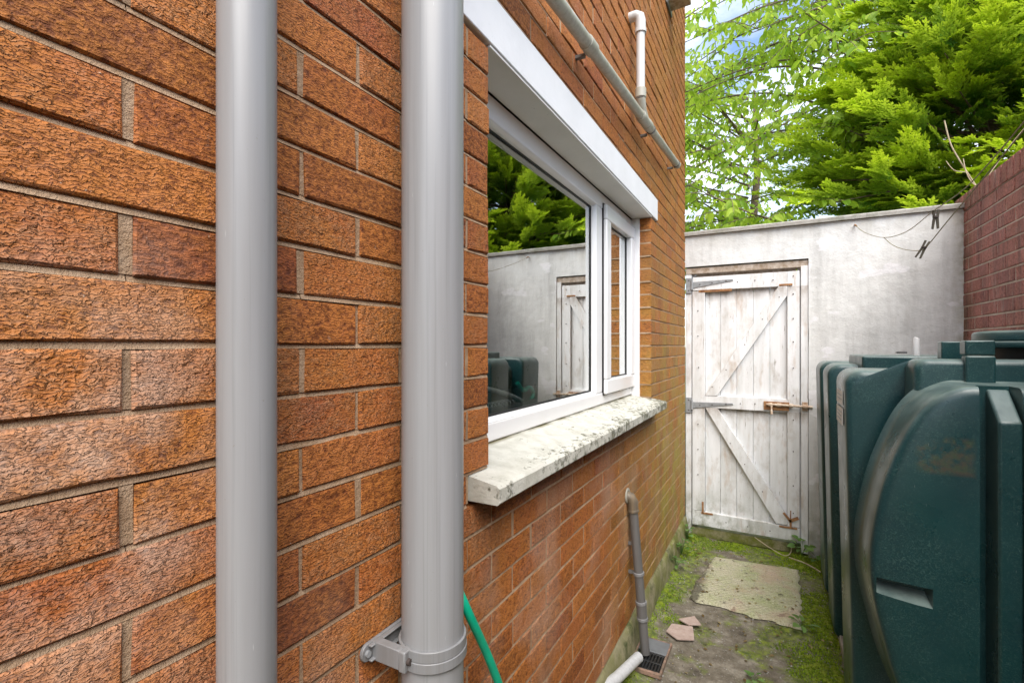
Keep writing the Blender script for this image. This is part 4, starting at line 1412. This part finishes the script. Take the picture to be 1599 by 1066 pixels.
# ------------------------------------------------------------------ washing lines and pegs
hk = thing('wall_hook', 'small rusty hook fixed in the white wall, holding the washing line', 'hook', (1.117, 4.06, 2.351))
MB().tube([(1.117, 4.075, 2.352), (1.117, 4.045, 2.352), (1.120, 4.034, 2.344), (1.126, 4.040, 2.338)], 0.005, 8).build('hook_wire', MAT['rust'], hk)
MB().tube([(1.117, 4.078, 2.352), (1.117, 4.070, 2.352)], 0.012, 12).build('rose', MAT['rust'], hk)
l1 = [Vector(p) for p in [(1.12, 4.035, 2.344), (1.13, 3.75, 2.237), (1.172, 3.4, 2.131), (1.187, 2.95, 2.069), (1.186, 2.5, 2.057), (1.18, 2.15, 2.037), (1.166, 1.9, 2.035), (1.138, 1.55, 2.039), (1.103, 1.2, 2.047)]]
tag(MB().tube(catmull(l1, 6), 0.0019, 6).build('washing_line', MAT['line']), 'upper thin washing line from the wall hook over the alley', 'washing line', 'washing lines')
l2 = [Vector(p) for p in [(1.172, 3.4, 2.131), (1.18, 3.2, 2.05), (1.187, 2.95, 1.982), (1.19, 2.7, 1.936), (1.19, 2.6, 1.937), (1.183, 2.3, 1.974), (1.173, 1.95, 2.011), (1.154, 1.6, 2.036), (1.123, 1.25, 2.052)]]
tag(MB().tube(catmull(l2, 6), 0.0019, 6).build('washing_line', MAT['line']), 'lower slack washing line crossing the white wall below the other line', 'washing line', 'washing lines')
def peg(c, tilt, label):
    c = Vector(c)
    t = thing('clothes_peg', label, 'peg', tuple(c), 'clothes pegs on the washing lines')
    rot = Matrix.Rotation(tilt, 3, 'Y')
    for s in (-1, 1):
        mb = MB()
        pts = [(s * 0.004, 0.036), (s * 0.011, 0.035), (s * 0.0085, 0.005), (s * 0.0115, -0.038), (s * 0.0055, -0.040), (s * 0.0008, 0.0)]
        vs = []
        for yy in (-0.005, 0.005):
            vs += [rot @ Vector((x, yy, z)) + c for x, z in pts]
        m = len(pts)
        mb.add(vs, [tuple(range(m)), tuple(range(m, 2 * m))[::-1]] + [(i, (i + 1) % m, (i + 1) % m + m, i + m) for i in range(m)])
        mb.build('jaw', MAT['pegwood'], t)
    q = rot @ Vector((0, 0, 0.008))
    MB().ring(c + q, rot @ Vector((0, 0, 1)), 0.006, 0.010, 0.006, 12).build('spring', MAT['nail'], t)
peg((1.192, 2.49, 2.024), 0.03, 'dark wooden peg hanging upright from the upper washing line')
peg((1.18, 2.62, 1.928), 0.45, 'dark wooden peg tilted on the lower slack washing line')

# dry vine at the wall corner
vn = thing('dry_vine', 'pale dry climbing stems on top of the wall corner', 'vine', (1.68, 3.95, 2.46))
v_ = MB()
v_.tube(catmull([Vector(p) for p in [(1.73, 3.95, 2.46), (1.68, 3.93, 2.55), (1.62, 3.90, 2.66), (1.575, 3.88, 2.76), (1.545, 3.87, 2.90)]], 5), [0.0036] * 21, 6)
v_.tube(catmull([Vector(p) for p in [(1.75, 3.93, 2.47), (1.69, 3.91, 2.50), (1.655, 3.90, 2.57), (1.64, 3.90, 2.66)]], 5), 0.0025, 6)
v_.tube(catmull([Vector(p) for p in [(1.72, 3.95, 2.46), (1.78, 3.91, 2.58), (1.85, 3.90, 2.70), (1.95, 3.86, 2.85), (2.05, 3.8, 3.0)]], 5), 0.0028, 6)
v_.tube(catmull([Vector(p) for p in [(1.66, 3.92, 2.58), (1.60, 3.91, 2.60), (1.56, 3.90, 2.66)]], 5), 0.0022, 6)
v_.build('stem', MAT['drystem'], vn)

# ------------------------------------------------------------------ foliage
def merged(name, V, F, mat, parent, tip=None, base=(0, 0, 0)):
    """V (n,3) array, F (m,4) quads"""
    me = bpy.data.meshes.new(name)
    V = V - np.array(base)
    me.vertices.add(len(V))
    me.vertices.foreach_set('co', V.astype(np.float32).ravel())
    k = F.shape[1]
    me.loops.add(F.size)
    me.loops.foreach_set('vertex_index', F.astype(np.int32).ravel())
    me.polygons.add(len(F))
    me.polygons.foreach_set('loop_start', np.arange(0, F.size, k, dtype=np.int32))
    me.update(calc_edges=True)
    me.polygons.foreach_set('use_smooth', np.zeros(len(F), dtype=bool))
    if tip is not None:
        a = me.attributes.new('tip', 'FLOAT', 'POINT')
        a.data.foreach_set('value', tip.astype(np.float32))
    me.materials.append(mat)
    o = bpy.data.objects.new(name, me)
    COL.objects.link(o)
    o.parent = parent
    return o

def scatter(tv, tf, ttip, M, T, tipadd):
    """instance template (verts, quads) by matrices M (n,3,3) and translations T (n,3)"""
    n, k = len(T), len(tv)
    V = np.einsum('nij,kj->nki', M, tv) + T[:, None, :]
    F = (tf[None, :, :] + (np.arange(n) * k)[:, None, None]).reshape(-1, tf.shape[1])
    tip = np.clip(ttip[None, :] + tipadd[:, None], 0, 1).ravel()
    return V.reshape(-1, 3), F, tip

def spray_template(seed):
    """a flat feathery conifer spray, 1 unit long, along +X, flat in XY"""
    r = random.Random(seed)
    V, F, T = [], [], []
    def blade(p, d, L, wd, t0, t1):
        d = Vector(d).normalized()
        s = Vector((-d.y, d.x, 0)) * wd
        z = Vector((0, 0, r.uniform(-.02, .02)))
        i = len(V)
        V.extend([p - s * .5, p + d * L * .55 - s + z, p + d * L, p + d * L * .55 + s + z])
        T.extend([t0, (t0 + t1) / 2, t1, (t0 + t1) / 2])
        F.append((i, i + 1, i + 2, i + 3))
    n = 9
    for i in range(n):
        t = (i + 0.6) / n
        p = Vector((t * 0.92, 0.04 * math.sin(t * 5 + seed), -0.10 * t * t))
        for s in (-1, 1):
            L = (0.40 * (1 - t) + 0.13) * r.uniform(.45, 1.30)
            ang = R(r.uniform(28, 50)) * s
            d = Vector((math.cos(ang), math.sin(ang), r.uniform(-.12, .10)))
            m = 3
            for q in range(m):
                pp = p + d * L * q / m
                blade(pp, d, L / m * 1.35, 0.034, t * .55 + q * .1, t * .6 + (q + 1) * .15)
                for s2 in (-1, 1):
                    a2 = ang + s2 * R(38)
                    d2 = Vector((math.cos(a2), math.sin(a2), r.uniform(-.1, .1)))
                    blade(pp, d2, L * .32, 0.030, t * .5 + q * .12, t * .6 + .15 + q * .15)
    for i in range(4):
        blade(Vector((i * .25, 0, -0.1 * (i * .25) ** 2)), Vector((1, 0, -.05)), 0.3, 0.014, .2 + i * .15, .4 + i * .2)
    return np.array([tuple(v) for v in V]), np.array(F), np.array(T)

def frames(d, up_noise, rng):
    """matrices with X axis along d (n,3) and Z near up"""
    d = d / np.linalg.norm(d, axis=1, keepdims=True)
    up = np.tile(np.array([0, 0, 1.0]), (len(d), 1)) + rng.normal(0, up_noise, (len(d), 3))
    y = np.cross(up, d)
    y /= np.linalg.norm(y, axis=1, keepdims=True) + 1e-9
    z = np.cross(d, y)
    return np.stack([d, y, z], axis=2)

SPR = [spray_template(i) for i in range(4)]
def conifer(base, H, Rr, nbr, label, seed, lowest=1.2, dens=1.0, sides=None):
    rng = np.random.default_rng(seed)
    root = thing('conifer_tree', label, 'tree', base)
    b = np.array(base)
    tm = MB()
    tp = [Vector(base) + Vector((0.05 * math.sin(i), 0.05 * math.cos(i * 1.7), H * i / 8)) for i in range(9)]
    tm.tube(tp, [0.13 * (1 - i / 9) + 0.015 for i in range(9)], 10)
    tm.build('trunk', MAT['bark'], root)
    D, T, S, A = [], [], [], []
    bm_ = MB()
    for i in range(nbr):
        h = lowest + (H - lowest) * (rng.random() ** 0.85)
        if sides is None:
            az = rng.random() * 2 * math.pi
        else:
            az = R(rng.uniform(*sides))
        f = (h - lowest) / (H - lowest)
        L = Rr * (1 - f ** 1.5) * rng.uniform(.55, 1.10) + 0.15
        el = R(rng.uniform(-6, 22) + 25 * f)
        dirv = np.array([math.cos(az) * math.cos(el), math.sin(az) * math.cos(el), math.sin(el)])
        o = b + np.array([0, 0, h])
        ends = o + dirv * L * 0.9 + np.array([0, 0, -0.06 * L * L])
        if rng.random() < 0.35:
            bm_.tube([tuple(o), tuple(o + dirv * L * .5), tuple(ends)], [0.022, 0.013, 0.004], 5, cap=False)
        ns = int(L * 6.5 * dens) + 4
        for k in range(ns):
            t = 0.30 + 0.70 * (k + rng.random()) / ns
            side = rng.choice([-1, 1])
            fan = R(rng.uniform(8, 62)) * side * (1.15 - t * .8)
            ca, sa = math.cos(az + fan), math.sin(az + fan)
            e2_ = el + R(rng.uniform(-22, 18)) - 0.25 * (1 - t)
            d = np.array([ca * math.cos(e2_), sa * math.cos(e2_), math.sin(e2_)])
            p = o + dirv * L * t + np.array([0, 0, -0.06 * L * L * t * t])
            reach = (1.15 - t) * 0.35 * L * abs(math.sin(fan)) * rng.random()
            p = p + d * reach + rng.normal(0, .03, 3)
            D.append(d)
            T.append(p)
            S.append(rng.uniform(.24, .46))
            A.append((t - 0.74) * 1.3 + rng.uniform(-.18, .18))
    bm_.build('branch', MAT['bark'], root)
    D, T, S, A = np.array(D), np.array(T), np.array(S), np.array(A)
    # nothing may grow through the house or the alley side of the wall
    tipp = T + D * S[:, None]
    keep = (np.minimum(T[:, 1], tipp[:, 1]) > 4.30) | ((np.minimum(T[:, 0], tipp[:, 0]) > 1.95))
    D, T, S, A = D[keep], T[keep], S[keep], A[keep]
    M = frames(D, .35, rng) * S[:, None, None]
    M[:, :, 1] *= rng.uniform(.55, .85, len(S))[:, None]
    Vs, Fs, Ts, o_ = [], [], [], 0
    pick = rng.integers(0, 4, len(T))
    for q in range(4):
        mk = pick == q
        V, F, tp_ = scatter(*SPR[q], M[mk], T[mk], A[mk])
        Vs.append(V)
        Fs.append(F + o_)
        Ts.append(tp_)
        o_ += len(V)
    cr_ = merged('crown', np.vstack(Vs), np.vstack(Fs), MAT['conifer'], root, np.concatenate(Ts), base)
    return len(D)

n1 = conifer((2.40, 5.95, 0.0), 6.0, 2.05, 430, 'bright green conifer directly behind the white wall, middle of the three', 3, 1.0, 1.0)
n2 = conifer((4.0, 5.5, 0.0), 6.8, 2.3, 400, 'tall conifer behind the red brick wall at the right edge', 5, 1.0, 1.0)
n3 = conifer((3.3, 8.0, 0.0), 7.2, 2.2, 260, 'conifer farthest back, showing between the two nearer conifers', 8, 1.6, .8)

# broadleaf (cherry) tree
def leaf_template():
    """one drooping pointed leaf along +X with midrib fold, 1 unit long; quads"""
    w_ = [0.0, 0.20, 0.25, 0.17, 0.0]
    xs_ = [0.0, 0.25, 0.5, 0.78, 1.0]
    zc = [0, .02, 0, -.06, -.15]
    V, F = [], []
    for i in range(5):
        V += [(xs_[i], -w_[i], zc[i] + .05 * (w_[i] > 0)), (xs_[i], 0, zc[i]), (xs_[i], w_[i], zc[i] + .05 * (w_[i] > 0))]
    for i in range(4):
        a = i * 3
        F += [(a, a + 3, a + 4, a + 1), (a + 1, a + 4, a + 5, a + 2)]
    return np.array(V), np.array(F), np.array([.4] * 15)
LEAF = leaf_template()
def broadleaf(base, label, seed):
    rng = np.random.default_rng(seed)
    root = thing('broadleaf_tree', label, 'tree', base)
    wood = MB()
    b = Vector(base)
    wood.tube([b, b + Vector((0.05, -.05, 1.5)), b + Vector((0.0, -.15, 3.0)), b + Vector((0.15, -.3, 4.6)), b + Vector((0.1, -.3, 6.2))], [.13, .11, .09, .06, .02], 12)
    wood.build('trunk', MAT['bark'], root)
    lm = MB()
    tw_ = MB()
    D, T, S, A = [], [], [], []
    limbs = []
    fixed = [((b + Vector((0, -.1, 2.2))), Vector((0.95, 5.15, 2.55)), Vector((-0.1, 4.95, 3.08)))]
    # the low brown limb seen just above the wall
    for st_, mid, en in (fixed if base[1] < 9 else []):
        limbs.append([st_, Vector((1.4, 6.0, 2.35)), mid, Vector((0.42, 5.0, 2.76)), en])
    for i in range(44):
        h = rng.uniform(2.6, 6.4)
        az = R(rng.uniform(165, 262)) if i % 4 else R(rng.uniform(0, 360))
        L = rng.uniform(1.6, 3.4)
        st_ = b + Vector((0, -.15, h))
        dv = Vector((math.cos(az), math.sin(az), rng.uniform(.05, .55)))
        mid = st_ + dv * L * .5
        en = st_ + dv * L + Vector((0, 0, -.28 * L))
        limbs.append([st_, mid, en])
    for li_ in limbs:
        c = catmull(li_, 7)
        n = len(c)
        lm.tube(c, [0.015 * (1 - i / n) + 0.003 for i in range(n)], 6, cap=False)
        for i in range(3, n):
            for _ in range(2 if rng.random() < .55 else 1):
                p = c[i]
                az = rng.uniform(0, 2 * math.pi)
                L = rng.uniform(.28, .75)
                d = Vector((math.cos(az), math.sin(az), rng.uniform(-.35, .35))).normalized()
                q = [p, p + d * L * .5 + Vector((0, 0, .02)), p + d * L + Vector((0, 0, -.22 * L))]
                if min(v.y for v in q) < 4.36:
                    continue
                qq = catmull(q, 5)
                tw_.tube(qq, [0.004 * (1 - j / len(qq)) + 0.0012 for j in range(len(qq))], 4, cap=False)
                m = int(L * 24)
                for j in range(m):
                    t = 0.12 + .88 * j / m
                    k = min(int(t * (len(qq) - 1)), len(qq) - 2)
                    pos = qq[k].lerp(qq[k + 1], t * (len(qq) - 1) - k)
                    sd_ = 1 if j % 2 else -1
                    ld = (d * .45 + Vector((-d.y, d.x, 0)) * sd_ * rng.uniform(.3, .9) + Vector((0, 0, -rng.uniform(.35, 1.25))))
                    D.append(tuple(ld))
                    T.append(tuple(pos))
                    S.append(rng.uniform(.060, .125))
                    A.append(rng.uniform(-.35, .5))
    lm.build('limb', MAT['bark'], root)
    tw_.build('twig', MAT['bark'], root)
    D, T, S, A = np.array(D), np.array(T), np.array(S), np.array(A)
    keep = (T[:, 1] > 4.40) & ~((T[:, 0] < 0.1) & (T[:, 1] < 4.3))
    D, T, S, A = D[keep], T[keep], S[keep], A[keep]
    M = frames(D, .7, rng) * S[:, None, None]
    V, F, tp_ = scatter(*LEAF, M, T, A)
    merged('crown', V, F, MAT['broad'], root, tp_, base)
    return len(D)
nb1 = broadleaf((2.0, 7.8, 0.0), 'light green broadleaf tree with drooping leaves, between the house corner and the conifers', 21)
nb2 = broadleaf((0.2, 10.2, 0.0), 'paler broadleaf tree farther back beside the house corner', 33)

# ------------------------------------------------------------------ ground cover and weeds
def mossd(x, y):
    n = mnoise.noise(Vector((x * 4.2, y * 4.2, 0))) * .5 + mnoise.noise(Vector((x * 12, y * 12, 0))) * .28
    e = 0
    e += max(0, min(1, (x - .50) / .35)) * .50
    e += max(0, min(1, (.20 - x) / .15)) * .30
    e += max(0, min(1, (y - 3.75) / .25)) * .40
    return n + e - .26
pts = []
r_ = random.Random(4)
while len(pts) < 26000:
    x, y = r_.uniform(0.01, 1.0), r_.uniform(1.6, 4.10)
    if mossd(x, y) * 2.2 > r_.random():
        if 0.21 < x < 0.745 and 3.08 < y < 3.71 and r_.random() < .99:
            continue
        if gx0 - .01 < x < gx1 + .01 and gy0 - .01 < y < gy1 + .01:
            continue
        pts.append((x, y, gz(x, y) - .001))
T = np.array(pts)
rng = np.random.default_rng(2)
n = len(T)
az = rng.uniform(0, 2 * np.pi, n)
D = np.stack([np.cos(az) * .7, np.sin(az) * .7, rng.uniform(.4, 1.4, n)], 1)
TF = (np.array([(0, -.22, 0), (.6, -.3, 0), (1, 0, .05), (.6, .3, 0)]), np.array([(0, 1, 2, 3)]), np.array([.2, .5, .9, .5]))
S = rng.uniform(.005, .014, n)
V, F, tp_ = scatter(*TF, frames(D, .5, rng) * S[:, None, None], T, rng.uniform(-.3, .3, n))
mo = merged('moss', V, F, MAT['moss'], None, tp_)
mo['kind'] = 'stuff'
cush = []
while len(cush) < 420:
    x, y = r_.uniform(0.03, 0.98), r_.uniform(1.7, 4.08)
    if mossd(x, y) > .12 + r_.random() * .3 and not (0.2 < x < 0.75 and 3.08 < y < 3.71):
        cush.append((x, y, r_.uniform(.008, .022)))
cv = MB()
for x, y, r0 in cush:
    n_ = 7
    z0 = gz(x, y) - .002
    top = (x, y, z0 + r0 * .55)
    vs = [top]
    for q, hh_ in ((.55, .42), (1.0, 0.0)):
        for a_ in range(n_):
            an = 2 * math.pi * a_ / n_ + q
            rr = r0 * q * r_.uniform(.75, 1.25)
            vs.append((x + rr * math.cos(an), y + rr * math.sin(an), z0 + r0 * hh_ * r_.uniform(.8, 1.1)))
    fs = [(0, 1 + a_, 1 + (a_ + 1) % n_) for a_ in range(n_)] + [(1 + a_, 1 + n_ + a_, 1 + n_ + (a_ + 1) % n_, 1 + (a_ + 1) % n_) for a_ in range(n_)]
    cv.add(vs, fs)
cg = G('moss_cushion')
cP = cg.geo()
cn_ = cg.noise(cP, 260, 4, 0.75)
MAT['cushion'] = cg.done(cg.mix(cg.rng(cn_, .35, .65), (0.07, 0.11, 0.006), (0.30, 0.36, 0.02)), 0.9, cg.bump(cn_, 1.0, 0.004))
co_ = cv.build('moss_cushions', MAT['cushion'], angle=80)
co_['kind'] = 'stuff'
# grit and leaf litter
gv = MB()
for _ in range(3500):
    x, y = r_.uniform(0.03, 1.0), r_.uniform(1.7, 4.05)
    s = r_.uniform(.002, .006)
    z = gz(x, y) + s * .3
    if 0.2 < x < 0.75 and 3.1 < y < 3.7:
        z = 0.0215
    q = [(x + r_.uniform(-s, s), y + r_.uniform(-s, s), z + r_.uniform(0, s)) for _ in range(4)]
    gv.add(q, [(0, 1, 2), (0, 2, 3), (0, 3, 1), (1, 3, 2)])
go = gv.build('grit', MAT['coping'], smooth=False)
go['kind'] = 'stuff'
lt = []
for _ in range(260):
    x, y = r_.uniform(0.05, .95), r_.uniform(1.8, 4.0)
    lt.append((x, y, gz(x, y) + .006 + (0.016 if 0.2 < x < 0.75 and 3.1 < y < 3.7 else 0)))
T = np.array(lt)
n = len(T)
az = rng.uniform(0, 2 * np.pi, n)
D = np.stack([np.cos(az), np.sin(az), rng.uniform(-.1, .15, n)], 1)
V, F, tp_ = scatter(*LEAF, frames(D, .3, rng) * rng.uniform(.010, .028, n)[:, None, None], T, rng.uniform(-.4, .5, n))
lo = merged('leaf_litter', V, F, MAT['deadleaf'], None, tp_)
lo['kind'] = 'stuff'

def weed(base, label, nl_, size, up, seed, wide=1.0, cat='weed', grp='weeds growing along the path'):
    rng = np.random.default_rng(seed)
    root = thing('weed', label, cat, base, grp)
    st_ = MB()
    D, T = [], []
    b = Vector(base)
    for i in range(nl_):
        az = 2 * math.pi * i / nl_ + rng.uniform(-.3, .3)
        h = up * rng.uniform(.35, 1)
        tip = b + Vector((math.cos(az) * size * .6 * wide, math.sin(az) * size * .6 * wide, h))
        st_.tube([b, b.lerp(tip, .5) + Vector((0, 0, h * .25)), tip], 0.0011, 4, cap=False)
        D.append((math.cos(az), math.sin(az), rng.uniform(-.25, .45)))
        T.append(tuple(tip))
    st_.build('stem', MAT['weed'], root)
    S = rng.uniform(.7, 1.2, nl_) * size
    M = frames(np.array(D), .3, rng) * S[:, None, None]
    M[:, :, 1] *= 1.35
    V, F, tp_ = scatter(*LEAF, M, np.array(T), rng.uniform(-.3, .6, nl_))
    merged('leaves', V, F, MAT['weed'], root, tp_, base)
weed((0.045, 3.62, 0.03), 'leafy green weed at the foot of the brick wall, farther of the pair', 16, 0.050, 0.11, 1)
weed((0.050, 3.40, 0.03), 'leafy green weed at the foot of the brick wall, nearer of the pair', 12, 0.045, 0.06, 2)
weed((0.758, 3.00, 0.02), 'small star shaped weed at the near right corner of the slab', 8, 0.050, 0.05, 3)
weed((0.80, 4.00, 0.03), 'dark leafy weed under the latch side of the gate', 14, 0.055, 0.10, 4, 1.3)
weed((0.89, 3.95, 0.03), 'dark leafy weed between gate post and green tank', 9, 0.055, 0.06, 5, 1.3)
weed((0.545, 2.43, 0.01), 'tiny pale weed in the middle of the path near the bottom edge', 8, 0.030, 0.03, 6)
weed((0.035, 3.93, 0.03), 'small bright weed in the corner where brick wall meets gate', 18, 0.035, 0.09, 7)
tw2 = MB().tube(catmull([Vector(p) for p in [(0.50, 4.02, 0.10), (0.60, 3.97, 0.06), (0.69, 3.95, 0.03), (0.73, 3.97, 0.05), (0.735, 4.0, 0.10)]], 6), 0.0028, 6)
tag(tw2.build('fallen_twig', MAT['drystem']), 'thin pale curled stem lying below the gate', 'twig', 'loose twigs')
tw3 = MB().tube(catmull([Vector(p) for p in [(0.72, 3.93, 0.03), (0.82, 3.86, 0.035), (0.90, 3.80, 0.02)]], 6), 0.0042, 6)
tag(tw3.build('fallen_twig', MAT['drystem']), 'short thick pale stick lying beside the tank foot', 'twig', 'loose twigs')

# ------------------------------------------------------------------ things on the kitchen worktop
tp = thing('kitchen_tap', 'chrome kitchen tap seen through the window glass', 'tap', (-0.40, 1.30, 1.24))
MB().tube(catmull([Vector(p) for p in [(-0.40, 1.30, 1.24), (-0.40, 1.30, 1.37), (-0.37, 1.33, 1.40), (-0.30, 1.38, 1.392), (-0.24, 1.55, 1.345), (-0.235, 1.67, 1.308)]], 6), 0.0085, 14).build('spout', MAT['chrome'], tp)
MB().tube([(-0.40, 1.30, 1.24), (-0.40, 1.30, 1.28)], 0.020, 16).build('base', MAT['chrome'], tp)
bs = thing('dish_brush', 'curved teal plastic brush standing by the tap behind the glass', 'brush', (-0.24, 1.72, 1.24))
MB().tube(catmull([Vector(p) for p in [(-0.24, 1.66, 1.245), (-0.24, 1.71, 1.275), (-0.24, 1.765, 1.302), (-0.24, 1.785, 1.33), (-0.24, 1.745, 1.353), (-0.24, 1.695, 1.345), (-0.24, 1.645, 1.378)]], 6), 0.0085, 12).build('handle', MAT['teal'], bs)
rk = thing('dish_rack', 'white wire dish rack on the worktop behind the glass', 'rack', (-0.24, 1.5, 1.24))
for i in range(12):
    y = 1.30 + i * 0.026
    MB().tube(catmull([Vector(p) for p in [(-0.29, y, 1.245), (-0.275, y + .01, 1.31), (-0.225, y, 1.315), (-0.20, y - .01, 1.248)]], 4), 0.0018, 6).build('wire', MAT['pvcwhite'], rk)
for (xx, zz) in ((-0.198, 1.248), (-0.202, 1.285)):
    MB().tube([(xx, 1.28, zz), (xx, 1.62, zz)], .0025, 6).build('rim_wire', MAT['pvcwhite'], rk)

for o in sc.objects:
    if '_base' in o:
        del o['_base']
print('bricks', NB, NR, 'sprays', n1, n2, n3, 'leaves', nb1, nb2, 'objects', len(sc.objects))
